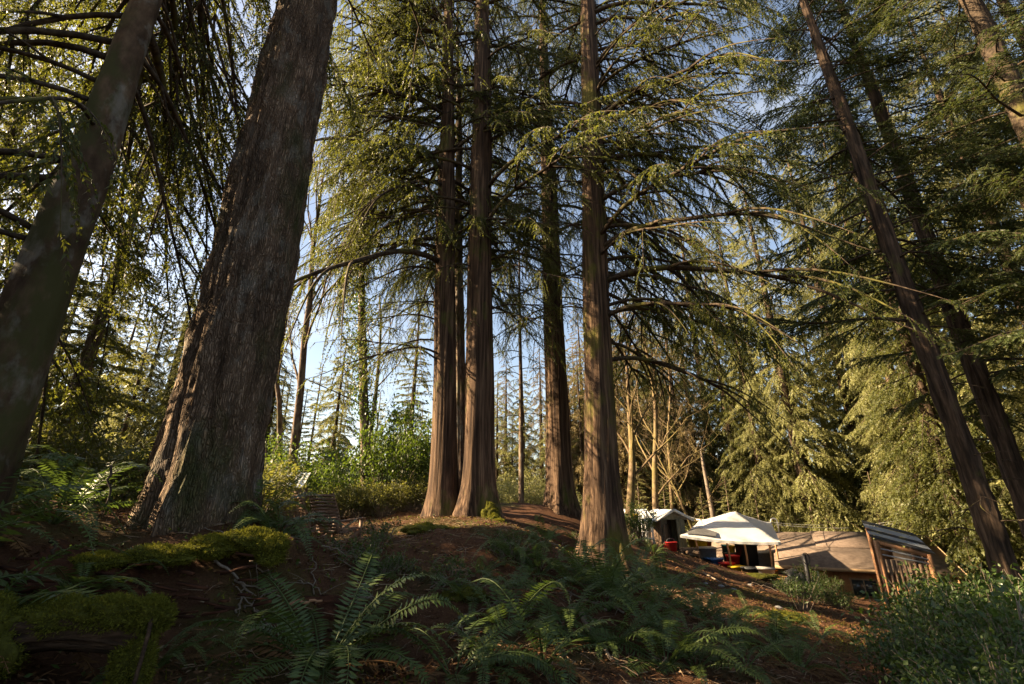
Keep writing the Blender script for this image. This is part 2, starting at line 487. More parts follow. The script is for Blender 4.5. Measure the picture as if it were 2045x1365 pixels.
def branch_parts(seed, L, style='cedar', leaf=1.0, spacing=.085, leafgap=.032, s0=.28, forks=3, bare=0.0, r0=None, wid=1.6, lod=False):
    """one limb along +X with forks, twigs and leaflets. returns (wood MB, foliage MB)"""
    g = rng_(seed)
    wood, fol = MB(), MB()
    s = np.linspace(0, 1, 15)
    ms, fs_ = (4, 3) if lod else (6, 5)
    if style == 'cedar':
        up, dr, tip = g.uniform(.02, .22), g.uniform(.5, .85), g.uniform(.45, 1.0)
        droop, out = .95, .6
    elif style == 'arch':
        up, dr, tip = g.uniform(.2, .42), g.uniform(.52, .78), g.uniform(.2, .7)
        droop, out = .8, .6
    elif style == 'weep':
        up, dr, tip = g.uniform(-.05, .15), g.uniform(.75, 1.15), g.uniform(.3, 1.0)
        droop, out = .8, .5
    else:
        up, dr, tip = g.uniform(.0, .16), g.uniform(.25, .42), g.uniform(.1, .4)
        droop, out = .28, .85
    w1, w2 = g.uniform(-1, 1, 2)
    main = np.stack([L * s * (1 - .1 * s), L * (.07 * w1 * np.sin(s * 3) + .05 * w2 * np.sin(s * 7)) * s,
                     L * (up * s - dr * s ** 2 + tip * np.maximum(0, s - .55) ** 2) + .012 * L * np.sin(s * 11 + w1)], 1)
    r0 = r0 or (.0062 * L + .007)
    ix = np.arange(0, 15, 2) if lod else np.arange(15)
    wood.tube(main[ix], (r0 * (1 - s) ** .8 + .0035)[ix], ms, cap=not lod)
    axes = [(main, s0)]
    for k in range(forks):
        a = g.uniform(.18, .62); i = int(a * 14)
        p0 = main[i]; t = nrm(main[i + 1] - main[i])
        sd = 1 if (k % 2) else -1
        yaw = sd * g.uniform(.45, .9)
        d = np.array([t[0] * math.cos(yaw) - t[1] * math.sin(yaw), t[0] * math.sin(yaw) + t[1] * math.cos(yaw), t[2] * .6])
        fl = L * g.uniform(.28, .5)
        q = np.linspace(0, 1, 9)[:, None]
        f = p0 + d * fl * q + np.array([0, 0, -1.]) * fl * (g.uniform(.25, .6) * droop / .62) * q ** 2 + np.array([0, 0, 1.]) * fl * .3 * np.maximum(0, q - .6) ** 2
        iq = np.arange(0, 9, 4) if lod else np.arange(9)
        wood.tube(f[iq], (r0 * .5 * (1 - q[:, 0]) + .003)[iq], fs_, cap=not lod)
        axes.append((f, .15))
    PT, D, LL, WW = [], [], [], []
    for ax, st in axes:
        seg = np.linalg.norm(np.diff(ax, axis=0), axis=1); cum = np.concatenate([[0], np.cumsum(seg)])
        pos = np.arange(cum[-1] * st, cum[-1], spacing * .72)
        cl = g.uniform(0, 6.28); cw = g.uniform(2.2, 3.4)
        pos = pos[(np.sin(pos * cw + cl) + .6 * np.sin(pos * cw * 2.4 + cl * 2) > -.35) | (np.random.default_rng(seed + 5).random(len(pos)) < .12)]
        pos = pos + g.uniform(-.4, .4, len(pos)) * spacing
        for ii, q in enumerate(pos):
            if g.random() < bare: continue
            c = np.array([np.interp(q, cum, ax[:, k]) for k in range(3)])
            c2 = np.array([np.interp(q + .05, cum, ax[:, k]) for k in range(3)])
            T = nrm(c2 - c + np.array([1e-5, 0, 0]))
            S = nrm(np.cross(T, np.array([0, 0, 1.]))) * (1 if ii % 2 else -1)
            fr = q / cum[-1]
            bl = g.uniform(.22, .72) * (1.15 - .6 * fr) * (min(L, 5) / 4.2) ** .5
            d0 = nrm(T * g.uniform(.25, .8) + S * out * g.uniform(.5, 1.2) + np.array([0, 0, -.15 + g.uniform(-.15, .2)]))
            k = max(4, int(bl / leafgap))
            tt = np.linspace(.06, 1, k)[:, None]
            pts = c + d0 * bl * tt + np.array([0, 0, -1.]) * bl * droop * g.uniform(.6, 1.4) * tt ** 2
            if not lod: wood.tube(pts[[0, k // 2, -1]], np.array([.0042, .003, .0015]), 3, cap=False)
            tg = nrm(d0 + np.array([0, 0, -2.]) * droop * tt)
            for sd in (1, -1):
                side = nrm(np.cross(tg, np.array([.15, .2, 1.]))) * sd
                dd = nrm(tg * .8 + side * g.uniform(.35, .9, (k, 1)) + g.normal(0, .28, (k, 3)) + np.array([0, 0, -.35 * droop]))
                PT.append(pts + g.normal(0, .006, (k, 3))); D.append(dd)
                env = np.sin(np.pi * (.18 + .76 * tt[:, 0])) ** .7
                LL.append(g.uniform(.055, .115, k) * env * leaf); WW.append(g.uniform(.016, .03, k) * leaf * wid)
    if PT:
        PT, D = np.concatenate(PT), np.concatenate(D)
        W = nrm(np.cross(D, g.normal(0, 1, D.shape)))
        fol.tris(PT, D, W, np.concatenate(LL), np.concatenate(WW))
    return wood, fol

def proto(seed, L, style, leafmat, **kw):
    w, f = branch_parts(seed, L, style, **kw)
    return (w.mesh('branch', M['limb_bark'], True), f.mesh('foliage', M[leafmat]) if f.v else None, L)

CED = [proto(100 + i, L, 'cedar', 'cedar_leaf', forks=4) for i, L in enumerate((3.2, 3.8, 4.4, 4.4, 5.0, 5.6))]
CEDB = [proto(120 + i, L, 'cedar', 'cedar_leaf', forks=4, bare=.45, s0=.4, spacing=.13) for i, L in enumerate((4.2, 5.0, 5.8, 6.4))]
CEDX = [proto(130 + i, L, 'arch', 'cedar_leaf', forks=6, bare=.22, s0=.3, spacing=.09, wid=1.8, r0=.009 * L + .008) for i, L in enumerate((5.4, 6.2, 7.0, 7.8, 8.4))]
WEEP = [proto(140 + i, L, 'weep', 'cedar_leaf', forks=4, bare=.3, s0=.35, leaf=.85) for i, L in enumerate((3.4, 4.2, 4.8, 5.4))]
LIMB = [proto(150 + i, L, 'arch', 'cedar_leaf', forks=5, bare=.72, s0=.35, spacing=.1, wid=1.6, r0=.0105 * L + .01) for i, L in enumerate((5.2, 6.4, 7.6, 8.2))]
FIRB = [proto(160 + i, L, 'fir', 'fir_leaf', forks=5, spacing=.085, leafgap=.03, leaf=.85, s0=.2) for i, L in enumerate((2.6, 3.2, 3.8, 4.4))]
SPARSE = [proto(180 + i, L, 'fir', 'fir_leaf', forks=2, spacing=.13, bare=.3, leaf=.8) for i, L in enumerate((1.2, 1.7, 2.2))]
TWIG = [proto(190 + i, L, 'fir', 'fir_leaf', forks=2, bare=1.0) for i, L in enumerate((.9, 1.4, 2.0))]

# ------------------------------------------------------------------ trunks
def trunk_mb(H, prof, sway, seg=40, rings=120, flute=0, lobes=6, flare_h=1.2, bark='cedar', seed=0, sink=.6):
    """prof: [(z, radius)...] above the ground; sway(z)->(dx,dy)"""
    g = rng_(seed)
    zz = np.concatenate([np.linspace(-sink, 3, rings // 3, endpoint=False), np.linspace(3, H, rings - rings // 3)])
    r = np.interp(zz, [p[0] for p in prof], [p[1] for p in prof])
    th = np.arange(seg) / seg * 2 * np.pi
    Zg, T = np.meshgrid(zz, th, indexing='ij')
    Rg = np.repeat(r[:, None], seg, 1)
    fl = np.exp(-np.maximum(Zg, -.3) / flare_h)
    ph = g.uniform(0, 6.28, 3)
    tw = T + .12 * Zg * np.sin(ph[0]) * .3
    lob = np.sin(lobes * tw + ph[0]) * .6 + np.sin((lobes * 2 + 1) * tw + ph[1]) * .3 + np.sin(3 * tw + ph[2]) * .35
    Rg = Rg * (1 + flute * fl * (1.0 + .9 * lob)) * (1 + .035 * lob * (flute > 0))
    c, s_ = np.cos(T).ravel(), np.sin(T).ravel(); z = Zg.ravel()
    if bark == 'fir':
        a = 1 - np.abs(vnoise(np.stack([c * 4.6, s_ * 4.6, z * .62 + seed], 1)))
        a2 = 1 - np.abs(vnoise(np.stack([c * 9, s_ * 9, z * 1.7 + 5], 1)))
        d = -.12 * (np.clip(a, .5, 1) - .7) - .06 * (a2 - .7) + .012 * vnoise(np.stack([c * 16, s_ * 16, z * 6], 1))
    elif bark == 'smooth':
        d = .02 * fbm(np.stack([c * 1.5, s_ * 1.5, z * .8 + seed], 1), 3)
    else:
        d = .034 * vnoise(np.stack([c * 6, s_ * 6, z * .3 + seed], 1)) + .018 * vnoise(np.stack([c * 13, s_ * 13, z * .55], 1))
    Rg = Rg + (d * np.minimum(1, Rg.ravel() / .25)).reshape(Rg.shape)
    sx, sy = sway(Zg)
    V = np.stack([Rg * np.cos(T) + sx, Rg * np.sin(T) + sy, Zg], -1)
    mb = MB()
    n = len(zz)
    i = np.arange(n - 1)[:, None] * seg; j = np.arange(seg)[None, :]; k = (j + 1) % seg
    mb.add(V.reshape(-1, 3), np.stack([i + j, i + k, i + seg + k, i + seg + j], -1).reshape(-1, 4))
    return mb

def lean(dx, dy, H, bow=0):
    return lambda z: (dx * z / H + bow * np.sin(np.pi * np.clip(z / H, 0, 1)) + .02 * np.sin(z * .5), dy * z / H + .02 * np.cos(z * .43))

def tree(name, label, x, y, H, prof, group=None, cat='tree', mat='cedar_bark', sway=None, seed=1, bark='cedar', seg=40, rings=140,
         flute=0, lobes=6, flare_h=1.0, branches=(), z=None):
    """branches: list of dicts (protos, n, z0, z1, lscale(z), az range)"""
    g = rng_(seed)
    sway = sway or lean(0, 0, H)
    root = thing(name, label, cat, (x, y, h(x, y) if z is None else z), 0, group)
    trunk_mb(H, prof, sway, seg, rings, flute, lobes, flare_h, bark, seed).build('trunk', M[mat], root, True)
    for bs in branches:
        pr = bs['protos']; n = bs['n']
        azs = bs.get('az'); ga = g.uniform(0, 6.28)
        for i in range(n):
            zz = bs['z0'] + (bs['z1'] - bs['z0']) * (i + g.uniform(.1, .9)) / n
            rr = float(np.interp(zz, [p[0] for p in prof], [p[1] for p in prof]))
            if azs: az = R(g.uniform(*azs))
            else: az = ga + i * 2.39996 + g.uniform(-.5, .5)
            if bs.get('clear') and abs(math.atan2(math.sin(az - math.atan2(-y, -x)), math.cos(az - math.atan2(-y, -x)))) < R(42): az += math.pi * g.choice((-.5, .5, .8))
            sx, sy = sway(np.array(zz))
            w, f, L = pr[int(g.integers(len(pr)))]
            sc = bs.get('sc', 1.0) * g.uniform(.72, 1.18)
            if 'taper' in bs: sc *= 1 - bs['taper'] * (zz - bs['z0']) / (bs['z1'] - bs['z0'])
            tilt = R(g.uniform(*bs.get('tilt', (-12, 14))))
            loc = (float(sx) + math.cos(az) * rr * .75, float(sy) + math.sin(az) * rr * .75, zz)
            b = inst('branch', w, root, loc, (g.uniform(-.25, .25), -tilt, az), sc)
            if f: inst('foliage', f, b)
    return root

# the mottled cedar at the left edge
tree('cedar_tree', 'mottled smooth barked cedar with drooping limbs beside the furrowed fir', -4.64, 4.03, 22,
     [(-1, .32), (0, .28), (1.2, .25), (3.2, .215), (5, .17), (6.5, .135), (12, .09), (22, .03)], mat='mottled_bark', bark='smooth', seed=11,
     flute=.12, flare_h=.5, sway=lean(0, 0, 22),
     branches=[dict(protos=LIMB, n=9, z0=4.6, z1=9.5, az=(100, 150), tilt=(-38, -8), sc=.62),
               dict(protos=WEEP, n=9, z0=5.5, z1=11, az=(100, 118), tilt=(-10, 12), sc=1.1),
               dict(protos=WEEP, n=15, z0=4.5, z1=10, az=(98, 150), tilt=(-20, 8), sc=.9),
               dict(protos=CED + CEDB + WEEP, n=36, z0=2.6, z1=12, az=(120, 300), tilt=(-30, 24), sc=.85),
               dict(protos=CED, n=34, z0=8.5, z1=20, az=(40, 330), sc=.8, taper=.5)])
# the furrowed fir
tree('fir_tree', 'massive fir trunk with deeply furrowed grey brown bark and moss at its foot', -3.72, 5.78, 46,
     [(-1, .70), (0, .60), (.5, .56), (1.2, .54), (4, .52), (9, .455), (20, .34), (46, .04)], mat='fir_bark', bark='fir', seed=12, seg=120, rings=420,
     flute=.05, lobes=5, flare_h=.45, sway=lean(.1, 0, 46),
     branches=[dict(protos=CEDB, clear=True, n=10, z0=9.5, z1=16, tilt=(-10, 10), sc=.9),
               dict(protos=FIRB, n=70, z0=12, z1=42, sc=1.15, taper=.5)])
CEDL = CED + CED + CEDB
tree('cedar_tree', 'cedar with evenly round fibrous trunk, slimmer one of the close pair on the mound', -2.06, 14.5, 32,
     [(-1, .62), (0, .50), (.8, .43), (2, .40), (6, .36), (12, .31), (18, .24), (32, .03)], sway=lean(-1.2, 0, 32), seed=13, seg=56, rings=160,
     flute=.20, lobes=5, flare_h=.55,
     branches=[dict(protos=CEDB, n=9, z0=4.5, z1=9, az=(120, 240), sc=.85), dict(protos=CEDX, n=20, z0=11, z1=26, az=(125, 230), tilt=(-26, 0), sc=1.0), dict(protos=LIMB, n=9, z0=8, z1=18, az=(140, 235), tilt=(-40, -10), sc=.95), dict(protos=CEDX, clear=True, n=44, z0=9, z1=29, taper=.3, sc=.9), dict(protos=CEDB, clear=True, n=20, z0=8, z1=28, taper=.3)])
tree('cedar_tree', 'dark slim cedar trunk squeezed between the close pair of cedars', -1.72, 16.1, 26,
     [(-1, .25), (0, .22), (2, .2), (14, .15), (26, .02)], sway=lean(-1.1, 0, 26), seed=14, mat='thin_bark',
     branches=[dict(protos=CED, n=40, z0=8, z1=24, sc=.8, taper=.4), dict(protos=CEDX, n=14, z0=10, z1=23, az=(115, 235), tilt=(-20, 8), sc=1.0)])
tree('cedar_tree', 'broad fluted cedar with a mossy foot, thicker one of the close pair on the mound', -1.0, 14.2, 34,
     [(-1, .68), (0, .58), (.8, .50), (2, .47), (6, .44), (12, .40), (18, .34), (34, .04)], sway=lean(-.5, 0, 34), seed=15, seg=64, rings=160,
     flute=.20, lobes=4, flare_h=.6, mat='cedar_bark',
     branches=[dict(protos=CEDB, clear=True, n=16, z0=6, z1=11, az=(-70, 60), sc=.72), dict(protos=CEDX, clear=True, n=44, z0=9.5, z1=31, taper=.3, sc=.9), dict(protos=CEDB, clear=True, n=20, z0=9, z1=28, taper=.3)])
tree('cedar_tree', 'straight cedar on the crest of the mound behind the pair', 1.8, 18, 34,
     [(-1, .70), (0, .56), (.8, .49), (2, .47), (8, .42), (16, .34), (34, .03)], sway=lean(-.1, 0, 34), seed=16, seg=56, rings=140,
     flute=.20, lobes=5, flare_h=.6, mat='cedar_bark',
     branches=[dict(protos=CEDB, clear=True, n=16, z0=7.5, z1=12, sc=.7), dict(protos=CEDX, clear=True, n=44, z0=10, z1=31, taper=.3, sc=.9), dict(protos=CEDB, clear=True, n=16, z0=9, z1=28, taper=.3)])
tree('cedar_tree', 'cedar with buttressed base and mossy streaks, its long limbs reaching over the yard', 2.42, 13.3, 34,
     [(-1, .80), (0, .66), (.7, .56), (1.6, .51), (3, .46), (6, .42), (12, .38), (20, .32), (34, .03)], sway=lean(1.25, .2, 34), seed=17, seg=72, rings=180,
     flute=.27, lobes=5, flare_h=.8, mat='cedar_bark_mossy',
     branches=[dict(protos=LIMB, n=20, z0=5.6, z1=15, az=(-58, 55), tilt=(-24, 6), sc=.95),
               dict(protos=CEDX + CEDB, n=34, z0=7, z1=21, az=(-62, 75), tilt=(-16, 6), sc=1.0),
               dict(protos=CEDB, clear=True, n=8, z0=7, z1=14, az=(90, 260), sc=.62),
               dict(protos=CEDX, clear=True, n=34, z0=12, z1=32, taper=.3, sc=.95)])
tree('young_conifer', 'slender young conifer with thin sparse branches between two cedars', .36, 18.9, 13.5,
     [(-1, .13), (0, .115), (4, .09), (13.5, .012)], seed=18, mat='thin_bark', seg=14, rings=60,
     branches=[dict(protos=SPARSE, n=46, z0=2.6, z1=13, taper=.6, tilt=(-10, 10))])
# the leaning looking trunks on the right
tree('fir_tree', 'reddish fir trunk rising from the shrubs beside the dark slatted shelter', 12.95, 13.2, 30,
     [(-1, .33), (0, .29), (4, .26), (10, .235), (18, .19), (30, .03)], sway=lean(-1.0, 0, 30), seed=19, mat='red_bark', bark='fir', seg=40,
     branches=[dict(protos=TWIG, n=16, z0=2.5, z1=8), dict(protos=FIRB, clear=True, n=96, z0=8.5, z1=28, taper=.25, sc=1.25)])
tree('fir_tree', 'stout fir trunk in dappled light, behind the reddish one by the shelter', 15.9, 14.9, 33,
     [(-1, .34), (0, .31), (4, .28), (12, .245), (20, .19), (33, .03)], sway=lean(-.6, 0, 33), seed=20, mat='red_bark', bark='fir', seg=40,
     branches=[dict(protos=TWIG, n=14, z0=2.5, z1=8), dict(protos=FIRB, clear=True, n=90, z0=7, z1=31, taper=.25, sc=1.25)])
tree('fir_tree', 'dark shaded fir trunk crowded with branches at the forest edge by the shrubs', 14.8, 10.2, 30,
     [(-1, .40), (0, .36), (8, .32), (16, .25), (30, .03)], seed=21, mat='limb_bark', bark='fir', seg=40,  # darker limb bark puts this trunk's shade into its colour
     branches=[dict(protos=FIRB, n=70, z0=7, z1=28, taper=.35, sc=1.1)])

# ------------------------------------------------------------------ whole crowns for the trees farther off
def crown_mb(seed, H, z0, rad, n, style, leaf, spacing, leafgap, cone=.85, weep=0):
    g = rng_(seed)
    wood, fol = MB(), MB()
    protos = [branch_parts(seed * 31 + k, 1.0 * rad * q, style, leaf=leaf, spacing=spacing, leafgap=leafgap, forks=4, s0=.12, wid=2.0, lod=True) for k, q in enumerate((.8, .9, 1.0, 1.1, 1.2))]
    for i in range(n):
        f = (i + g.random()) / n
        z = z0 + (H - z0) * f
        w, l_ = protos[int(g.integers(5))]
        sc = max(.14, (1 - cone * f)) * g.uniform(.7, 1.15)
        Mx = Matrix.Translation((0, 0, z)) @ Matrix.Rotation(i * 2.39996 + g.uniform(-.5, .5), 4, 'Z') @ Matrix.Rotation(-R(g.uniform(-14, 12) + 22 * f), 4, 'Y')
        fol.merge(l_, Mx, sc); wood.merge(w, Mx, sc)
    return wood, fol

BG = []
def bg_proto(seed, H, z0, rad, n, style, leafmat, r0, barkm='thin_bark', leaf=2.3, spacing=.17, leafgap=.075, cone=.85):
    w, f = crown_mb(seed, H, z0, rad, n, style, leaf, spacing, leafgap, cone)
    t = trunk_mb(H, [(-1, r0 * 1.25), (0, r0 * 1.1), (1, r0), (H * .5, r0 * .6), (H, .02)], lean(0, 0, H), 14, 40, .15, 5, .6, 'cedar', seed)
    return (t.mesh('trunk', M[barkm], True), f.mesh('crown', M[leafmat]), w.mesh('limbs', M['limb_bark'], True), H)

def bgp(*a, **k):
    t, f, w, H = bg_proto(*a, **k)
    BG.append((t, f, w, H)); return len(BG) - 1

B_FIR0 = bgp(301, 24, 2.5, 3.4, 130, 'fir', 'bg_leaf', .28)
B_FIR1 = bgp(302, 28, 5.0, 3.8, 130, 'fir', 'bg_leaf', .32)
B_CED0 = bgp(303, 24, 1.5, 4.0, 120, 'cedar', 'bg_leaf', .38, 'red_bark')
B_CED1 = bgp(304, 20, 3.0, 4.2, 115, 'weep', 'bg_leaf', .34, 'red_bark')
B_PALE0 = bgp(305, 19, 2.0, 4.4, 140, 'weep', 'pale_leaf', .34, 'red_bark', leaf=2.0, spacing=.17)
B_PALE1 = bgp(306, 15, 1.0, 3.2, 115, 'cedar', 'pale_leaf', .22, 'red_bark')
B_GOLD = bgp(307, 17, 2.5, 3.6, 100, 'weep', 'golden_leaf', .26, 'red_bark', leaf=1.9)
B_TALL = bgp(309, 36, 1.5, 4.6, 240, 'cedar', 'pale_leaf', .42, 'red_bark', leaf=2.1, spacing=.16, leafgap=.07, cone=.7)
B_TALLD = bgp(310, 34, 3.0, 4.4, 230, 'weep', 'bg_leaf', .42, 'red_bark', leaf=2.1, spacing=.16, leafgap=.07, cone=.7)
B_YOUNG = bgp(308, 8, .3, 2.2, 80, 'fir', 'pale_leaf', .10, 'thin_bark', leaf=1.7)

def bg_tree(k, x, y, sc, rz, label, group, name='conifer_tree', sz=None):
    t, f, w, H = BG[k]
    root = thing(name, label, 'tree', (x, y, h(x, y) - .1), rz, group)
    root.scale = (sc, sc, sz or sc)
    inst('trunk', t, root); inst('limbs', w, inst('crown', f, root))['kind'] = 'stuff'
    return root

# ------------------------------------------------------------------ leafless trees
def bare_tree_mb(seed, H, r0, levels=4, spread=.55, up=.25, n_child=(5, 7), leanv=(0, 0), start=.35):
    g = rng_(seed)
    trunk, limbs, twigs = MB(), [], MB()
    def grow(p, d, L, r, lev):
        n = 9 if lev == 0 else 6
        pts = [np.array(p, float)]; dd = np.array(d, float)
        for i in range(n - 1):
            dd = nrm(dd + g.normal(0, .09 + .05 * lev, 3) + np.array([0, 0, up * .12 * (lev > 0)]))
            pts.append(pts[-1] + dd * L / (n - 1))
        pts = np.array(pts); s = np.linspace(0, 1, n)
        rad = r * (1 - .75 * s) + .002
        if lev == 1: limbs.append(MB())
        (trunk if lev == 0 else limbs[-1] if lev == 1 else twigs).tube(pts, rad, (12, 7, 4, 3, 3)[lev], cap=False)
        if lev < levels - 1:
            k = int(g.integers(*n_child)) + (4 if lev == 0 else 0)
            for i in range(k):
                a = start + (1 - start) * (i + g.random()) / k if lev == 0 else g.uniform(.25, 1)
                q = np.array([np.interp(a, s, pts[:, j]) for j in range(3)])
                az = g.uniform(0, 6.28)
                dirv = nrm(dd * (1 - spread) + spread * np.array([math.cos(az), math.sin(az), g.uniform(-.1, .8)]))
                grow(q, dirv, L * g.uniform(.28, .5) * (1.15 - .4 * a if lev == 0 else 1), r * (1 - .72 * a) * (.4 if lev == 0 else .5), lev + 1)
    grow((0, 0, -.3), nrm(np.array([leanv[0], leanv[1], 1.])), H, r0, 0)
    return trunk, limbs, twigs

def bare_tree(seed, label, x, y, H, r0, mat, twmat='twig', group=None, **k):
    a, b_, c = bare_tree_mb(seed, H, r0, **k)
    root = thing('bare_tree', label, 'tree', (x, y, h(x, y)), 0, group)
    a.build('trunk', M[mat], root, True); [q.build('limb', M[mat], root, True) for q in b_]; c.build('twigs', M[twmat], root, kind='stuff')
    return root

bare_tree(41, 'tall thin leafless tree, slimmer stem of the twin pair beside the fir', -8.25, 17.2, 12.5, .12, 'thin_bark', leanv=(-.02, 0), start=.4, spread=.35)
bare_tree(42, 'tall thin leafless tree, thicker stem of the twin pair beside the fir', -7.75, 16.8, 13.5, .17, 'thin_bark', leanv=(-.03, 0), start=.35, spread=.35)
bare_tree(43, 'leafless tree with fine twigs standing behind the ivy covered trunk', -7.2, 24, 12, .16, 'thin_bark', start=.3)
bare_tree(44, 'short mossy orange leaning trunk peeking out behind the buttressed cedar', 5.35, 22.6, 9.5, .23, 'moss_bark', 'moss_bark', leanv=(-.05, 0), start=.3, spread=.6)
bare_tree(45, 'tall leafless maple with golden mossy limbs behind the white roofed shed', 8.0, 27.0, 13.5, .20, 'moss_bark', 'moss_bark', start=.22, spread=.6, n_child=(5, 7), levels=5)
bare_tree(46, 'leafless maple with tangled mossy twigs, farther back than the white tent', 11.2, 33.5, 14, .18, 'moss_bark', 'moss_bark', start=.2, spread=.6, n_child=(5, 7), levels=5)
bare_tree(47, 'small leafless tree with tangled twigs growing beside the white tent', 10.8, 28.3, 7.5, .11, 'moss_bark', 'moss_bark', start=.3, spread=.6)
# a pale dead pole
g_ = MB().tube(np.array([[0, 0, -.4], [.03, 0, 1.5], [.0, 0, 3.5], [-.12, .05, 6.0], [-.15, .05, 7.0]]), np.array([.17, .15, .13, .09, .05]), 10)
o = g_.build('dead_trunk', M['twig'], None, True, (11.9, 28.9, h(11.9, 28.9))); tag(o, 'pale dead trunk standing like a pole behind the white tent', 'dead tree')

# ivy covered trunk
iv = thing('ivy_tree', 'dark tree trunk wrapped in climbing ivy that leans over the bushes', 'tree', (-5.4, 18.1, h(-5.4, 18.1)))
sw = lean(-1.9, 0, 17, -.15)
trunk_mb(17, [(-1, .25), (0, .22), (1, .2), (8, .16), (17, .05)], sw, 16, 60, .2, 5, .4, 'cedar', 5).build('trunk', M['thin_bark'], iv, True)
g = rng_(55); pt = []
for k in range(95):
    z = g.uniform(3.6, 14.5); a = g.uniform(0, 6.28); sx, sy = sw(np.array(z))
    rr = .12 + abs(g.normal(0, .33)) * (1.2 if z > 7 else .45)
    pt.append(np.array([float(sx) + math.cos(a) * rr, float(sy) + math.sin(a) * rr, z]) + g.normal(0, .18, (46, 3)) * np.array([1, 1, 1.3]))
pt = np.concatenate(pt); D = nrm(g.normal(0, .6, pt.shape) + np.array([0, 0, -.7])); W = nrm(np.cross(D, g.normal(0, 1, pt.shape)))
MB().leaves(pt, D, W, np.cross(D, W), g.uniform(.07, .13, len(pt)), g.uniform(.06, .11, len(pt))).build('ivy', M['ivy_leaf'], iv)
for (z, az, L) in ((7.5, 10, 2.8), (8.6, 170, 2.4), (9.6, -20, 3.0), (10.5, 200, 2.6), (11.5, 30, 2.2), (6.4, -30, 2.0)):
    w, f, l0 = CEDB[0]; sx, sy = sw(np.array(z))
    b_ = inst('branch', w, iv, (float(sx), float(sy), z), (0, -.1, R(az)), L / l0); inst('foliage', f, b_)
# ------------------------------------------------------------------ background forest, tree by tree
def row(k, spots, label, group):
    g = rng_(hash(group) % 1000 if False else len(group) * 7 + len(spots))
    for (x, y, s) in spots:
        bg_tree(k, x, y, s, g.uniform(0, 6.28), label, group)

# particular trees
bg_tree(B_PALE1, -10.6, 27.5, .80, .4, 'pale sunlit conifer behind the leafless twin stems', None)
bg_tree(B_FIR1, -6.5, 29.5, .62, 1.2, 'narrow dark conifer behind the bright green bushes', None)
bg_tree(B_PALE0, 18.4, 35, 1.0, 2.0, 'large pale green sunlit cedar with drooping sprays behind the brown roofed house', None)
bg_tree(B_PALE0, 25.0, 30.5, .95, .6, 'pale sunlit cedar at the gable of the brown roofed house', None)
bg_tree(B_YOUNG, 20.9, 19.6, .62, .6, 'small bright conifer spreading beside the gable end of the brown roof', None)
bg_tree(B_YOUNG, 24.5, 22.5, .8, 2.6, 'young bright conifer behind the two leaning fir trunks', None)
bg_tree(B_GOLD, 8.6, 36.5, 1.0, 1.0, 'golden brown sunlit conifer behind the leafless maples', None)
bg_tree(B_GOLD, 4.9, 38.5, .85, 1.9, 'golden sunlit conifer glimpsed between two cedars', None)
bg_tree(B_PALE0, 13.5, 43, 1.15, 3.0, 'tall pale cedar catching the sun far behind the tent', None)

row(B_FIR0, [(22, 40, 1.1), (28, 36, 1.2), (32, 28, 1.1), (17, 47, 1.1), (30, 44, 1.2), (36, 36, 1.2), (26, 50, 1.2), (12, 52, 1.0), (7, 50, .9), (20, 56, 1.2)],
    'tall conifer in the sunlit forest behind the house', 'conifers behind the house')
row(B_PALE0, [(22.5, 36, 1.25), (29, 31, 1.3), (33, 23, 1.25), (27, 25, 1.05)], 'pale green conifer leaning over the gable side of the house', 'pale conifers past the house gable')
row(B_CED0, [(28.5, 17.5, 1.0), (25, 13.5, 1.0), (22.5, 9.0, 1.0), (33, 14, 1.1)], 'broad conifer crowding the forest edge behind the leaning fir trunks', 'conifers behind the fir trunks')
row(B_FIR1, [(-15, 40, .5), (-22, 44, .55), (-8, 52, .6), (-2, 48, .5), (1.5, 55, .5), (-13, 56, .6), (-28, 50, .7), (-18, 30, .42), (-4.5, 42, .45)],
    'distant conifer in the wood beyond the green bushes', 'distant conifers beyond the bushes')
row(B_CED0, [(-15, 21, .6), (-18.5, 24, .65), (-12, 22.5, .5), (-22, 20.5, .62), (-14.5, 26, .55), (-20, 29, .65), (-26, 24, .65), (-29, 21.5, .72), (-33, 8, .75)],
    'dark dense cedar in the wood behind the big fir', 'cedars behind the big fir')
row(B_FIR0, [(-8.4, 8.6, .5), (-12.5, 6.0, .45), (-16.5, 8.6, .5), (-22, 8, .6)],
    'shady conifer in the wood behind the mottled cedar', 'conifers behind the mottled cedar')
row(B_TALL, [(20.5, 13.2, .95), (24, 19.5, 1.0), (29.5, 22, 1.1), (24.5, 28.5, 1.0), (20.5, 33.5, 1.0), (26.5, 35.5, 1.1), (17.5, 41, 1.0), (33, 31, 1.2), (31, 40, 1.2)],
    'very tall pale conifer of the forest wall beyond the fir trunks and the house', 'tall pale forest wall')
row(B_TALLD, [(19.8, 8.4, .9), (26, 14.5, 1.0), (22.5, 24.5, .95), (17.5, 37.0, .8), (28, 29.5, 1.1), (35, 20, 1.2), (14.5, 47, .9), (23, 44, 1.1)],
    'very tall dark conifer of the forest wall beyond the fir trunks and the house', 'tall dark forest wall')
row(B_TALLD, [(-12.5, 8.2, .42), (-9.4, 6.8, .36), (-17.5, 7.6, .45)], 'tall shaggy conifer filling the gap between the mottled cedar and the big fir', 'shaggy conifers behind the fir')
row(B_YOUNG, [(-13, 30, 1.3), (-17, 33, 1.4), (-10, 34, 1.2), (-22, 32, 1.5), (-5, 35, 1.1), (-7.5, 38, 1.2), (0, 37, 1.1), (2.4, 33, 1.0), (-2.5, 33, 1.0), (-26, 30, 1.5), (-19, 26, 1.2), (-24, 27, 1.3), (-30, 26, 1.5), (-11.5, 25, .9)],
    'short bushy conifer at the edge of the clearing behind the green bushes', 'short conifers by the clearing')
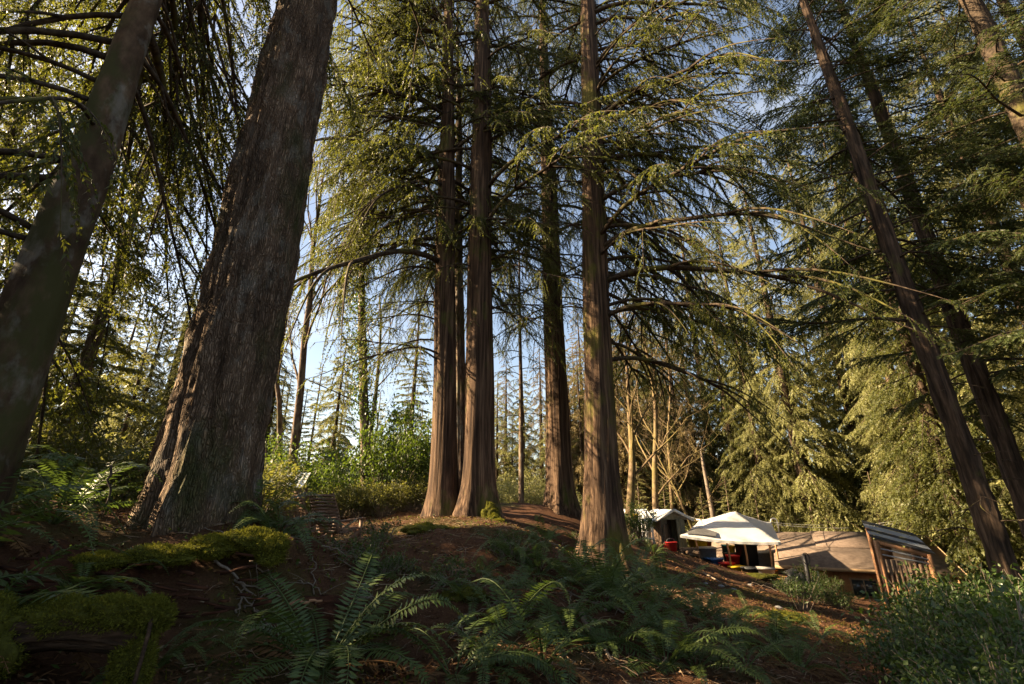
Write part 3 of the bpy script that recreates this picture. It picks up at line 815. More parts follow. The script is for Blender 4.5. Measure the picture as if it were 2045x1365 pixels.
row(B_GOLD, [(2.6, 41, 1.0), (-.6, 44, 1.0), (6.4, 41, 1.25), (10.8, 40, 1.35), (-3.6, 46, .9), (13.5, 37.5, 1.2), (8.2, 37.5, 1.1), (5.6, 37.5, .9)], 'golden brown conifer far behind the cedar mound', 'golden conifers behind the mound')
row(B_PALE1, [(.9, 37, .85), (3.6, 38.5, .9), (4.8, 40, 1.1), (-1.2, 37, .8), (6.9, 39.5, 1.2), (9.8, 38.5, 1.4), (12.6, 39, 1.4), (15.5, 39.5, 1.4), (-3.4, 39, .7)], 'small pale conifer glimpsed behind the cedar mound', 'small pale conifers behind the mound')
row(B_PALE1, [(-20, 22.5, .8), (-16.5, 19.5, .6), (-24, 23, .9)], 'loose sunlit conifer in the clearing beyond the big fir', 'loose conifers beyond the big fir')
row(B_YOUNG, [(12.4, 31.6, .62), (14.6, 32.6, .8), (17.2, 34, .9), (10.2, 32.2, .66), (20.0, 32.5, .9), (22.4, 29.8, .9), (9.0, 34.2, .8), (25.5, 26, .9)],
    'bushy sunlit conifer close behind the house and the tent', 'bushy conifers behind the camp')
row(B_TALLD, [(-15, 20, .31), (-17.4, 21.2, .34), (-20, 20.4, .36), (-16.4, 24.8, .36), (-22, 23.5, .4), (-12.6, 21.0, .28), (-24.5, 20.8, .4)],
    'dense dark conifer filling the far side of the clearing beyond the big fir', 'dark conifers beyond the clearing')
# the wood goes on to the left of and behind the camera
row(B_CED1, [(-9.2, 2.6, .5), (-8.2, -.6, .5), (-11.5, .8, .55), (-12, 3.8, .52), (-13.5, -3, .55), (-15.5, 1.5, .52), (-8, -5.5, .7), (-19, -3, .7), (-4, -10, .9), (-16, -10, 1.1), (14, -9, 1.0)],
    'cedar of the wood that shades the fern slope', 'cedars around the viewpoint')

# ------------------------------------------------------------------ shrubs
def shrub_proto(seed, Hh, rad, nst, nl, ll, lw, leafmat, clump=.16, upright=False):
    g = rng_(seed); st, lf = MB(), MB()
    PT, D = [], []
    for k in range(nst):
        az = g.uniform(0, 6.28); rr = rad * math.sqrt(g.random()); hh = Hh * g.uniform(.55, 1.0) * (1 - .35 * (rr / rad) ** 2)
        s = np.linspace(0, 1, 6)[:, None]
        tip = np.array([math.cos(az) * rr, math.sin(az) * rr, hh])
        base = tip * np.array([.25, .25, 0]) + np.array([0, 0, -.15])
        p = base + (tip - base) * s + np.array([0, 0, 1.]) * hh * .15 * np.sin(s * 3.14) + np.cumsum(g.normal(0, .02, (6, 3)), 0)
        st.tube(p, .007 * (1 - s[:, 0]) * (1 + rad * .4) + .002, 4, cap=False)
        m_ = max(3, nl // nst)
        q = g.uniform(.25, 1.02, m_) ** .7
        c = np.stack([np.interp(q, s[:, 0], p[:, j]) for j in range(3)], 1)
        off = nrm(g.normal(0, 1, (m_, 3)))
        PT.append(c + off * clump * g.uniform(.1, 1, (m_, 1)))
        D.append(nrm(off * .7 + g.normal(0, .35, (m_, 3)) + np.array([0, 0, .5 if upright else -.15])))
    PT, D = np.concatenate(PT), np.concatenate(D)
    N = nrm(g.normal(0, .55, D.shape) + np.array([0, 0, 1.])); W = nrm(np.cross(D, N)); N = np.cross(W, D)
    lf.leaves(PT, D, W, N, g.uniform(.7, 1.25, len(PT)) * ll, g.uniform(.7, 1.2, len(PT)) * lw)
    return st.mesh('stems', M['twig']), lf.mesh('leaves', M[leafmat])

SH = {
 'bush': [shrub_proto(500 + i, 2.4, 1.5, 46, 3800, .10, .062, 'bush_leaf', .26) for i in range(3)],
 'salal': [shrub_proto(520 + i, .85, .75, 60, 2300, .058, .034, 'salal_leaf', .11) for i in range(3)],
 'rose': [shrub_proto(530 + i, 1.15, .8, 34, 620, .095, .055, 'ivy_leaf', .16) for i in range(2)],
 'laurel': [shrub_proto(540 + i, 1.5, .8, 30, 900, .10, .034, 'salal_leaf', .13, True) for i in range(2)],
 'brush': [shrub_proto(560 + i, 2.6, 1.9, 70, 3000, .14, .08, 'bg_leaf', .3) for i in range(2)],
 'sunbrush': [shrub_proto(570 + i, 2.6, 1.9, 70, 3400, .13, .07, 'pale_leaf', .3) for i in range(2)],  # the same brush in paler leaves, sunlight put into their colour
 'low': [shrub_proto(580 + i, .32, .5, 26, 380, .055, .034, 'salal_leaf', .09) for i in range(2)],
}
def shrub(kind, i, x, y, sc, rz, label, group, name='shrub', cat='shrub', z=None):
    s, l_ = SH[kind][i % len(SH[kind])]
    root = thing(name, label, cat, (x, y, h(x, y) if z is None else z), rz, group)
    root.scale = (sc, sc, sc)
    inst('stems', s, root); inst('leaves', l_, root)
    return root

g = rng_(77)
for i, (px, py, t, sc) in enumerate([(560, 900, 15, 1.0), (640, 930, 19, 1.0), (700, 905, 22, 1.2), (760, 880, 24, 1.35), (810, 915, 20, 1.05), (830, 880, 26, 1.3), (690, 955, 17, .8), (780, 960, 17.5, .75), (610, 880, 24, 1.2), (520, 930, 17, 1.0), (730, 865, 28, 1.6), (850, 940, 22, .9)]):
    p = P(px, py, t)
    shrub('bush', i, p.x, p.y, sc * (1.05 + .5 * ((i * 37) % 10) / 10), g.uniform(0, 6), 'leafy bright green bush in the thicket beyond the wooden chairs', 'bright bushes beyond the chairs', 'bush', 'bush').scale.z *= g.uniform(.6, 1.6)
for i, (px, t, sc) in enumerate([(1020, 24, .9), (1060, 22, .8), (1075, 26, 1.0), (1000, 27, 1.0), (1130, 27, 1.0), (1155, 24, .7), (1250, 25, .8), (1270, 30, 1.1), (1340, 31, 1.1), (1390, 33, 1.2), (1450, 33, 1.2), (1500, 35, 1.3), (1560, 35, 1.3), (1620, 36, 1.4), (1680, 36, 1.4), (1750, 36, 1.4), (1810, 33, 1.3), (1870, 30, 1.2), (1940, 27, 1.2), (2010, 24, 1.2), (1300, 38, 1.3), (1180, 36, 1.2), (930, 30, 1.0), (880, 31, 1.1)]):
    d = ray(px, 1010) * t
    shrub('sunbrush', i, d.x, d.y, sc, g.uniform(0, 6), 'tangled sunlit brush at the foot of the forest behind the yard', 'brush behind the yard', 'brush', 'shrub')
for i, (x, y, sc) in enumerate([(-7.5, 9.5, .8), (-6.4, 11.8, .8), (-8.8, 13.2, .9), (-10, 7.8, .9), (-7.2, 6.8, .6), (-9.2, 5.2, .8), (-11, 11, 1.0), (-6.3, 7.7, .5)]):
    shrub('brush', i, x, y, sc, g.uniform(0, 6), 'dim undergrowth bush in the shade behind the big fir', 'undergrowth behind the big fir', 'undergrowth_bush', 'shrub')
for i, (x, y, sc) in enumerate([(17, 15.5, 1.0), (19, 13, 1.0), (20.5, 17.0, 1.0), (16.8, 11.8, .9), (22, 14, 1.2), (14.6, 16.6, .7), (24, 19, 1.2)]):
    shrub('brush', i, x, y, sc, g.uniform(0, 6), 'shady bush among the fir trunks past the slatted shelter', 'bushes among the firs', 'undergrowth_bush', 'shrub')
# evergreen shrubs in the right foreground
g = rng_(78)
k = 0
for (x, y, sc) in [(3.0, 3.4, .8), (3.7, 3.0, .9), (3.6, 4.1, .9), (4.4, 3.7, 1.0), (4.3, 4.8, 1.0), (5.1, 4.3, 1.05), (5.2, 5.4, 1.05), (6.0, 5.0, 1.1), (6.0, 6.2, 1.1), (7.0, 6.0, 1.2), (6.8, 7.3, 1.1), (7.8, 7.4, 1.2), (8.6, 8.6, 1.2), (7.6, 8.8, 1.0), (9.4, 9.6, 1.2), (9.0, 7.4, 1.3), (10.4, 9.4, 1.3), (10.6, 11.2, 1.2), (5.4, 6.9, .8), (4.6, 5.9, .8), (6.3, 8.4, .8), (8.8, 10.6, .9), (12, 11.4, 1.4), (11.6, 12.8, 1.2)]:
    shrub('salal' if k % 4 or y < 6 else 'rose', k, x + g.uniform(-.2, .2), y + g.uniform(-.2, .2), sc * (.66 + .085 * y), g.uniform(0, 6), 'dark glossy evergreen shrub on the slope below the slatted shelter', 'glossy shrubs on the slope'); k += 1
for (x, y, sc) in [(6.6, 7.9, 1.0), (7.9, 9.6, 1.1), (9.9, 10.6, 1.2), (8.3, 6.9, 1.0), (11.2, 10.4, 1.1), (5.7, 6.3, .8)]:
    shrub('laurel', k, x, y, sc, g.uniform(0, 6), 'upright shrub with long narrow leaves poking above the glossy shrubs', 'upright shrubs on the slope'); k += 1
p = P(1262, 1010, 17.5)
shrub('bush', 1, p.x, p.y, .62, 1, 'leafy bush half hiding the stepladder beside the buttressed cedar', None, 'bush', 'bush')

g = rng_(79)
for i in range(26):
    px, py = g.uniform(700, 1300), g.uniform(1070, 1200)
    q = G(px, py)
    shrub('low', i, q.x, q.y, g.uniform(.35, .8), g.uniform(0, 6), 'low leafy plant sprouting on the brown bank', 'low plants on the bank', 'low_plant', 'plant')
for i, (px, py) in enumerate(((1580, 1190), (1620, 1175), (1660, 1180), (1700, 1170), (1640, 1205), (1730, 1190), (1760, 1175), (1600, 1220), (1680, 1215))):
    q = G(px, py)
    shrub('laurel' if i % 2 else 'salal', i, q.x, q.y, .75, g.uniform(0, 6), 'leafy shrub in front of the house wall above the slope', 'shrubs in front of the house wall')
for i, (px, t, sc) in enumerate(((545, 13.5, .5), (600, 15.5, .55), (660, 15, .5), (770, 15.5, .5), (820, 16.5, .55), (715, 16, .55), (500, 12, .5))):
    d = ray(px, 1010) * t
    shrub('brush', i, d.x, d.y, sc, g.uniform(0, 6), 'dark green undergrowth between the chairs and the bright bushes', 'undergrowth by the chairs', 'undergrowth_bush', 'shrub')
# ------------------------------------------------------------------ more materials
M['red_rot'] = mat_rough('red_rot', [(.30, (.016, .007, .005)), (.52, (.055, .021, .011)), (.75, (.13, .052, .024))], 1.0, (2.2, 16, 16), .92, 1, .035, spec=.15, detail=8)
M['old_wood'] = mat_rough('old_wood', [(.35, (.016, .010, .006)), (.7, (.085, .05, .03))], 1.0, (4, 22, 22), .95, 1.0, .04, spec=.2)
M['litter'] = mat_leaf('litter', (.05, .022, .010), (.20, .105, .05), (.1, .05, .02), .1, .8, .15)
M['litter_pale'] = mat_leaf('litter_pale', (.16, .11, .07), (.32, .23, .15), (.1, .05, .02), .1, .8, .15)
M['chair_wood'] = mat_rough('chair_wood', [(.3, (.10, .052, .03)), (.7, (.20, .115, .07))], 1.5, (3, 20, 20), .6, .4, .006)
M['tarp'] = mat_leaf('tarp', (.72, .72, .70), (.80, .80, .78), (.7, .68, .64), .3, .6, .3)
M['roof_brown'] = mat_rough('roof_brown', [(.3, (.10, .072, .056)), (.7, (.18, .135, .105))], 5, (1, 1, 1), .85, .4, .02)
M['roof_brown2'] = mat_rough('roof_brown2', [(.3, (.085, .06, .048)), (.7, (.16, .118, .092))], 7, (1, 1, 1), .85, .5, .02)
M['wall_tan'] = mat_plain('wall_tan', (.34, .23, .13), .8)
M['wall_orange'] = mat_plain('wall_orange', (.42, .19, .075), .8)
M['dark_gap'] = mat_plain('dark_gap', (.03, .026, .022), .7)
M['white_paint'] = mat_plain('white_paint', (.74, .73, .70), .55, .08)
M['white_metal'] = mat_rough('white_metal', two((.68, .69, .68), .1), 3, rough=.4, bst=.05, spec=.5)
M['glass'] = mat_plain('glass', (.05, .06, .06), .12, spec=.6)
M['grey_sheet'] = mat_rough('grey_sheet', two((.30, .32, .34), .18), 4, rough=.42, bst=.05, spec=.5)
M['dark_sheet'] = mat_rough('dark_sheet', two((.045, .048, .052), .25), 4, rough=.42, bst=.05, spec=.5)
M['cedar_plank'] = mat_rough('cedar_plank', [(.3, (.26, .125, .06)), (.7, (.42, .225, .12))], 2, (3, 3, 12), .75, .3, .006)
M['grey_plank'] = mat_rough('grey_plank', [(.3, (.16, .14, .09)), (.7, (.34, .30, .2))], 2, (12, 12, 2), .85, .4, .006)
M['brown_plank'] = mat_rough('brown_plank', [(.3, (.10, .065, .042)), (.7, (.21, .14, .095))], 2, (12, 12, 2), .85, .4, .006)
M['black'] = mat_plain('black', (.018, .018, .02), .5)
M['red'] = mat_plain('red', (.55, .03, .025), .45)
M['yellow'] = mat_plain('yellow', (.72, .45, .03), .5)
M['orange'] = mat_plain('orange', (.75, .17, .025), .5)
M['blue'] = mat_plain('blue', (.05, .14, .34), .5)
M['teal'] = mat_plain('teal', (.06, .26, .28), .5)
M['grey'] = mat_plain('grey', (.3, .29, .28), .7)
M['stone'] = mat_rough('stone', two((.16, .155, .15), .3), 7, rough=.9, bst=.6, bd=.02)

# ------------------------------------------------------------------ ferns
def frond_proto(seed, a, b_, curl, mat='fern_leaf'):
    g = rng_(seed)
    s = np.linspace(0, 1, 14)
    path = np.stack([s * (1 - .12 * s), .05 * np.sin(s * 2.5 + seed) * s, a * s - b_ * s ** 2 - curl * np.maximum(0, s - .6) ** 2], 1)
    mb = MB().tube(path, .0065 * (1 - s) + .0016, 4, cap=False)
    n = 40
    q = np.linspace(.13, .99, n)
    c = np.stack([np.interp(q, s, path[:, j]) for j in range(3)], 1)
    T = nrm(np.stack([np.interp(q, s, np.gradient(path[:, j])) for j in range(3)], 1))
    ln = .105 * np.minimum(1, (q - .05) / .2) * np.clip((1.03 - q) / .55, 0, 1) ** .75 + .006
    for sd in (1, -1):
        S = nrm(np.cross(T, np.array([0, 0, 1.]))) * sd
        N = np.cross(S, T) * (1 if sd > 0 else -1) * sd
        up = nrm(np.cross(T, S)) * sd
        D = nrm(S + T * .28 + up * g.uniform(-.25, .1, (n, 1)) + g.normal(0, .07, (n, 3)) + np.array([0, 0, -.18]))
        W = nrm(T - D * (T * D).sum(1, keepdims=True))
        mb.leaves(c, D, W, np.cross(D, W) * 1.0, ln * g.uniform(.88, 1.1, n), np.minimum(.019, ln * .3), .15)
    return mb.mesh('frond', M[mat])
FRD = [frond_proto(650 + i, a, b_, c, 'dead_frond') for i, (a, b_, c) in enumerate(((.45, .75, .2), (.3, .6, .1)))]
FR = [frond_proto(600 + i, a, b_, c) for i, (a, b_, c) in enumerate(((1.05, .75, .8), (.85, .8, .4), (1.25, .75, 1.2), (.65, .72, .2), (1.0, 1.05, .2)))]

FERN_GR = {}
def fern(x, y, L, n, label, group=None, seed=0, az=None, z=None, sink=.02):
    g = rng_(int(seed + abs(x) * 131 + abs(y) * 977))
    root = thing('sword_fern', label, 'fern', (x, y, (h(x, y) if z is None else z) - sink), 0, group)
    for i in range(n):
        a = R(g.uniform(*az)) if az else i * 2.39996 + g.uniform(-.4, .4)
        dead = g.random() < .12
        inst('dead_frond' if dead else 'frond', (FRD if dead else FR)[int(g.integers(2 if dead else len(FR)))], root, (.02 * math.cos(a), .02 * math.sin(a), 0),
             (g.uniform(-.35, .35), g.uniform(-.35, .22), a), L * g.uniform(.7, 1.12))
    return root

p = G(640, 1345)
fern(p.x, p.y, 1.4, 26, 'large sword fern with tall arching fronds in front of the red rotten log', seed=4)
for px, py, L, lab in ((905, 1352, .9, 'sword fern with pale bent frond next to the tall arching fern'), (1085, 1330, .95, 'sword fern with upright fronds beside the fallen grey branch'),
                       (1330, 1330, .85, 'sword fern arching over the fallen grey branch'), (300, 1352, .5, 'small sword fern below the moss covered log')):
    p = G(px, py); fern(p.x, p.y, L * 1.3, 14, lab)
gp = 'ferns on the slope below the buttressed cedar'
for px, py, L in ((1010, 1265, .9), (1130, 1255, .95), (1215, 1225, 1.0), (1290, 1250, .9), (1260, 1185, 1.05), (1330, 1190, 1.0), (1195, 1180, 1.0), (1400, 1235, .9), (1445, 1275, .85), (1545, 1300, .85), (1500, 1240, .75), (1140, 1170, .9), (1390, 1335, .8), (1490, 1340, .8), (1220, 1300, .8), (980, 1330, .7), (1600, 1345, .8), (1640, 1270, .7)):
    p = G(px, py); fern(p.x, p.y, L * 1.15, 12, 'sword fern in the dense patch below the buttressed cedar', gp)
gp = 'ferns on the bank between the cedars'
for px, py, L in ((1030, 1120, .9), (1075, 1150, .9), (960, 1160, .8), (1085, 1095, .8), (930, 1215, .7), (850, 1150, .4)):
    p = G(px, py); fern(p.x, p.y, L, 10, 'sword fern on the brown bank in front of the cedar pair', gp)
gp = 'ferns around the wooden chairs'
for px, py, L in ((560, 1060, .95), (520, 1035, 1.0), (550, 1085, .7), (585, 1030, .8), (740, 1020, .9), (800, 1015, .9), (700, 1015, .9)):
    p = G(px, py); fern(p.x, p.y, L, 12, 'sword fern growing in the hollow around the wooden chairs', gp)
gp = 'ferns under the mottled cedar'
for x, y, L, az in ((-4.05, 3.15, 1.5, (-150, 80)), (-3.75, 3.5, 1.35, None), (-4.4, 3.5, 1.5, None), (-5.2, 4.3, 1.2, None), (-4.6, 4.9, 1.1, None), (-5.6, 3.4, 1.2, (-90, 90)), (-5.0, 5.6, 1.1, None), (-3.7, 4.4, .8, None), (-6.0, 4.9, 1.2, None)):
    fern(x, y, L, 14, 'big sword fern with long drooping fronds under the mottled cedar', gp, az=az)
p = P(1305, 1110, 15.5); fern(p.x, p.y, .9, 13, 'sunlit yellow green fern at the top of the slope by the red bucket')
for px, py in ((1590, 1180), (1660, 1160), (1690, 1185)):
    p = G(px, py); fern(p.x, p.y, .8, 11, 'sword fern among the glossy shrubs under the brown roofed house', 'ferns under the house')

# ------------------------------------------------------------------ moss and logs
def blob(c, rad, seed, amp=.3, freq=2.6, nu=48, nv=30):
    c = np.array(c, float); rad = np.array(rad, float)
    u = np.linspace(0, 2 * np.pi, nu, endpoint=False); v = np.linspace(.02, np.pi - .02, nv)
    U, V = np.meshgrid(u, v, indexing='ij')
    d = np.stack([np.cos(U) * np.sin(V), np.sin(U) * np.sin(V), np.cos(V)], -1).reshape(-1, 3)
    k = 1 + amp * fbm(d * freq + seed, 4)
    pts = c + d * rad * k[:, None]
    i = np.arange(nu)[:, None]; j = np.arange(nv - 1)[None, :]; i2 = (i + 1) % nu
    q = np.stack([i * nv + j, i * nv + j + 1, i2 * nv + j + 1, i2 * nv + j], -1).reshape(-1, 4)
    return pts, q, nrm(d / rad)

def fuzz(mb, pts, nr, seed, n, ln=.03, wd=.011, jit=.02, zmin=None):
    g = rng_(seed); i = g.integers(0, len(pts), n)
    pt = pts[i] + g.normal(0, jit, (n, 3))
    D = nrm(nr[i] + g.normal(0, .55, (n, 3)) + np.array([0, 0, .15])); W = nrm(np.cross(D, g.normal(0, 1, (n, 3))))
    return mb.tris(pt, D, W, g.uniform(.5, 1.3, n) * ln, g.uniform(.6, 1.3, n) * wd)

def moss_part(parent, blobs, seed, n=5000, ln=.02, wd=.009):
    base, fz = MB(), MB()
    for k, (c, rad) in enumerate(blobs):
        pts, q, nr = blob(c, rad, seed + k)
        base.add(pts, q)
        fuzz(fz, pts, nr, seed + k, int(n * 1.6), ln, wd, .012)
    m_ = base.build('moss', M['moss_base'], parent, True)
    f = fz.build('moss_fuzz', M['moss'], m_); f['kind'] = 'stuff'
    return m_

def log_mb(a, b_, r0, r1, seed, seg=44, rings=70, amp=.14, freq=(1.2, 5)):
    a = np.array(a, float); b_ = np.array(b_, float)
    d = nrm(b_ - a); L = np.linalg.norm(b_ - a)
    x = nrm(np.cross(d, np.array([0, 0, 1.]))); y = np.cross(x, d)
    s = np.linspace(0, 1, rings); th = np.arange(seg) / seg * 2 * np.pi
    S, T = np.meshgrid(s, th, indexing='ij')
    rr = (r0 + (r1 - r0) * S) * (1 - .9 * np.maximum(0, np.abs(S - .5) * 2 - .93) / .07)
    q = np.stack([S.ravel() * L * freq[0], np.cos(T).ravel() * freq[1] + seed, np.sin(T).ravel() * freq[1]], 1)
    rr = rr * (1 + amp * fbm(q, 4)[:].reshape(rr.shape)) + .03 * np.sign(0) 
    V = a + d * (S * L)[..., None] + rr[..., None] * (np.cos(T)[..., None] * x + np.sin(T)[..., None] * y)
    V[..., 2] += .06 * np.sin(S * 5 + seed)
    mb = MB(); i = np.arange(rings - 1)[:, None] * seg; j = np.arange(seg)[None, :]; k = (j + 1) % seg
    return mb.add(V.reshape(-1, 3), np.stack([i + j, i + k, i + seg + k, i + seg + j], -1).reshape(-1, 4))

def rel(x, y, z): return (x, y, z + CAMZ)

rl = thing('rotten_log', 'big crumbling red brown rotten log topped with moss at the foot of the fir', 'log', rel(-3, 4.95, -.95))
o0 = Vector(rl.location)
def lo(p): return tuple(Vector(p) - o0)
log_mb(lo(rel(-4.35, 4.45, -.72)), lo(rel(-1.55, 5.65, -1.25)), .38, .13, 3, amp=.3, rings=110, freq=(2.4, 4)).build('log_body', M['red_rot'], rl, True)
g = rng_(61); ch = MB()
for i in range(70):
    x = g.uniform(-4.2, -1.2); y = 4.5 + (x + 4.3) * .36 - g.uniform(.2, .62); z = h(x, y) + g.uniform(0, .35) * (1 - (4.6 + (x + 4.3) * .36 - y - .2))
    q = np.array(lo((x, y, z))); a = g.uniform(-.5, .5); L = g.uniform(.06, .3)
    ch.bar(q, q + L * np.array([math.cos(a), math.sin(a) * .6, g.uniform(-.25, .25)]), g.uniform(.015, .05), g.uniform(.01, .025))
c_ = ch.build('wood_splinters', M['red_rot'], rl); c_['kind'] = 'stuff'
moss_part(rl, [(lo(rel(-2.66, 5.05, -0.37)), (.28, .2, .10)), (lo(rel(-2.95, 4.9, -0.41)), (.24, .16, .08)), (lo(rel(-3.3, 4.72, -0.47)), (.3, .16, .07)), (lo(rel(-2.42, 5.0, -0.45)), (.14, .15, .12)), (lo(rel(-3.75, 4.55, -0.51)), (.22, .16, .06))], 71, 6000)

ml = thing('mossy_log', 'fallen log wrapped in thick yellow green moss with a round mossy knob', 'log', rel(-2.8, 3.4, -1.1))
o0 = Vector(ml.location)
log_mb(lo(rel(-3.7, 3.25, -.86)), lo(rel(-2.36, 3.45, -.80)), .13, .09, 5, 40, 60, amp=.3).build('log_body', M['old_wood'], ml, True)
log_mb(lo(rel(-3.9, 3.1, -1.2)), lo(rel(-2.2, 3.35, -1.24)), .15, .10, 9, 40, 60, amp=.4).build('lower_log', M['old_wood'], ml, True)
moss_part(ml, [(lo(rel(-3.24, 3.2, -.86)), (.22, .22, .25)), (lo(rel(-2.9, 3.38, -.70)), (.26, .13, .09)), (lo(rel(-2.62, 3.42, -.69)), (.22, .12, .08)), (lo(rel(-2.40, 3.45, -.72)), (.12, .11, .10)), (lo(rel(-2.40, 3.40, -.98)), (.11, .09, .16)), (lo(rel(-3.1, 3.52, -.74)), (.3, .16, .09)), (lo(rel(-3.5, 3.4, -.72)), (.2, .2, .12))], 75, 6500)
MB().tube(np.array([lo(rel(-2.37, 3.42, -.66)), lo(rel(-2.28, 3.3, -.78)), lo(rel(-2.24, 3.22, -1.0)), lo(rel(-2.2, 3.1, -1.2))]), np.array([.014, .012, .011, .008]), 6).build('root', M['old_wood'], ml, True)

def moss_mound(label, spots, loc, seed, n=3500, group=None):
    root = thing('moss_mound', label, 'moss', loc, 0, group)
    global o0
    o0 = Vector(loc)
    moss_part(root, [(lo(c), r) for c, r in spots], seed, n)
def on(px, py, up=0):
    q = G(px, py); return (q.x, q.y, q.z + up)
q = on(850, 1062); moss_mound('bright moss cushion on the edge of the bank near the cedar pair', [(q, (.42, .3, .13)), ((q[0] + .4, q[1] + .2, q[2] - .05), (.3, .22, .1))], q, 81)
q = on(975, 1035); moss_mound('thick moss over the root at the foot of the broad fluted cedar', [((-.62, 13.62, h(-.62, 13.62) + .1), (.22, .16, .34)), ((-.5, 13.4, h(-.5, 13.4) + .0), (.2, .18, .16)), ((-.35, 13.15, h(-.35, 13.15) - .02), (.16, .16, .1))], (-.5, 13.4, h(-.5, 13.4)), 83, 4500)
q = on(1560, 1235); moss_mound('low yellow moss patch on the slope under the house', [(q, (.5, .3, .09))], q, 85)
q = on(700, 1265); moss_mound('small moss tuft beside the arching fern', [(q, (.2, .14, .06))], q, 87, 1500)
q = on(930, 1190); moss_mound('moss tuft on the brown bank below the cedar pair', [(q, (.26, .2, .07))], q, 88, 1800)
q = on(1500, 1150); moss_mound('grassy moss strip along the edge of the yard', [(q, (1.1, .5, .07))], q, 89, 3000)

# cedar roots spreading into the mound
def root_part(tree, pts, rad):
    MB().tube(np.array(pts), np.array(rad), 9).build('root', M['cedar_bark'], tree, True)

# ------------------------------------------------------------------ litter, sticks
g = rng_(90)
def scatter(n, xr, yr, pw=1.0):
    x = g.uniform(*xr, n); y = yr[0] + (yr[1] - yr[0]) * g.random(n) ** pw
    return x, y
def litter(name, n, xr, yr, ln, wd, mat, label, pw=1.5, lift=.012, flat=.25):
    x, y = scatter(n, xr, yr, pw)
    z = hs(x, y)
    pt = np.stack([x, y, z + g.uniform(.002, lift, n)], 1)
    a = g.uniform(0, 6.28, n)
    D = nrm(np.stack([np.cos(a), np.sin(a), g.normal(0, flat, n)], 1)); N = nrm(g.normal(0, .4, D.shape) + np.array([0, 0, 1.])); W = nrm(np.cross(D, N))
    mb = MB().leaves(pt, D, W, np.cross(W, D), g.uniform(*ln, n), g.uniform(*wd, n), .3)
    o = mb.build(name, M[mat], None); o['kind'] = 'stuff'; o['label'] = label
    return o
litter('fallen_needles', 60000, (-5.5, 9), (1.8, 16), (.04, .13), (.006, .016), 'litter', 'rusty fallen cedar needles and twigs over the ground', lift=.04)
litter('fallen_leaves', 9000, (-5, 9), (1.8, 15), (.03, .075), (.02, .05), 'litter', 'brown fallen leaves scattered over the ground', lift=.03)
litter('bark_chips', 1500, (-4, 8), (2, 14), (.03, .10), (.012, .03), 'litter_pale', 'pale bits of bark and dry leaf on the ground', lift=.03)
litter('yard_litter', 9000, (3, 20), (12, 30), (.06, .2), (.012, .05), 'litter', 'brown litter on the slope of the yard', pw=1, lift=.03)
# dry sticks and bark strips strewn over the bank
mb = MB()
xs, ys = scatter(2600, (-4.2, 4.5), (4.0, 13.5), 1.1)
zs = hs(xs, ys)
for x_, y_, z_ in zip(xs, ys, zs):
    a = g.uniform(0, 6.28); L = g.uniform(.06, .34); d = np.array([math.cos(a), math.sin(a), g.uniform(-.25, .25)]) * L
    p0 = np.array([x_, y_, z_ + g.uniform(.0, .04)])
    mb.tube(np.array([p0 - d / 2, p0 + g.normal(0, .012, 3), p0 + d / 2]), np.array([1, .8, .4]) * g.uniform(.0025, .007), 3, cap=False)
o = mb.build('bank_debris', M['litter_pale'], kind='stuff'); o['label'] = 'dry sticks and bark strips strewn over the bank'
# low green ground cover
x, y = scatter(5200, (-5, 9), (2, 15), 1.4)
keep = fbm(np.stack([x * .7, y * .7, 0 * x], 1), 3) > .12; x, y = x[keep], y[keep]
pt = np.stack([x, y, hs(x, y) + g.uniform(.01, .10, len(x))], 1)
D = nrm(g.normal(0, .7, pt.shape) + np.array([0, 0, .3])); N = nrm(g.normal(0, .5, D.shape) + np.array([0, 0, 1.])); W = nrm(np.cross(D, N))
o = MB().leaves(pt, D, W, np.cross(W, D), g.uniform(.03, .07, len(x)), g.uniform(.02, .045, len(x))).build('ground_cover', M['bush_leaf']); o['kind'] = 'stuff'; o['label'] = 'small green leaves of ground cover'
# mossy fuzz on the floor
x, y = scatter(30000, (-5, 10), (2.2, 16), 1.4)
keep = fbm(np.stack([x * .55 + 9, y * .55, 0 * x], 1), 3) > .18; x, y = x[keep], y[keep]
pt = np.stack([x, y, hs(x, y)], 1); D = nrm(g.normal(0, .5, pt.shape) + np.array([0, 0, 1.])); W = nrm(np.cross(D, g.normal(0, 1, D.shape)))
o = MB().tris(pt, D, W, g.uniform(.02, .06, len(x)), g.uniform(.008, .02, len(x))).build('floor_moss', M['moss']); o['kind'] = 'stuff'; o['label'] = 'moss tufts growing over the forest floor'

def stick(name, label, pts, r0, mat='twig', group=None, cat='branch', lift=.02, twigs=0, seed=0):
    p = np.array([(q.x, q.y, q.z) for q in pts]); c = p.mean(0); c[2] = p[:, 2].min()
    n = 12; s = np.linspace(0, 1, len(p)); t = np.linspace(0, 1, n); gg = rng_(int(abs(c[0]) * 100 + abs(c[1]) * 1000) + seed)
    path = np.stack([np.interp(t, s, p[:, k]) for k in range(3)], 1) + gg.normal(0, .012, (n, 3)) + np.array([0, 0, lift])
    mb = MB().tube(path - c, r0 * (1 - .6 * t) + .002, 7)
    for k in range(twigs):
        i = int(gg.integers(2, n - 1)); d = nrm(gg.normal(0, 1, 3) * np.array([1, 1, .3]) + np.array([0, 0, .15])); L = gg.uniform(.1, .35)
        mb.tube(np.array([path[i] - c, path[i] - c + d * L * .5, path[i] - c + d * L + np.array([0, 0, -.02])]), np.array([.3, .2, .1]) * r0 + .001, 4)
    o = mb.build(name, M[mat], None, True, c); return tag(o, label, cat, group)
stick('fallen_branch', 'thick grey fallen branch lying among the ferns', [G(1160, 1232), G(1190, 1285), G(1222, 1330)], .035)
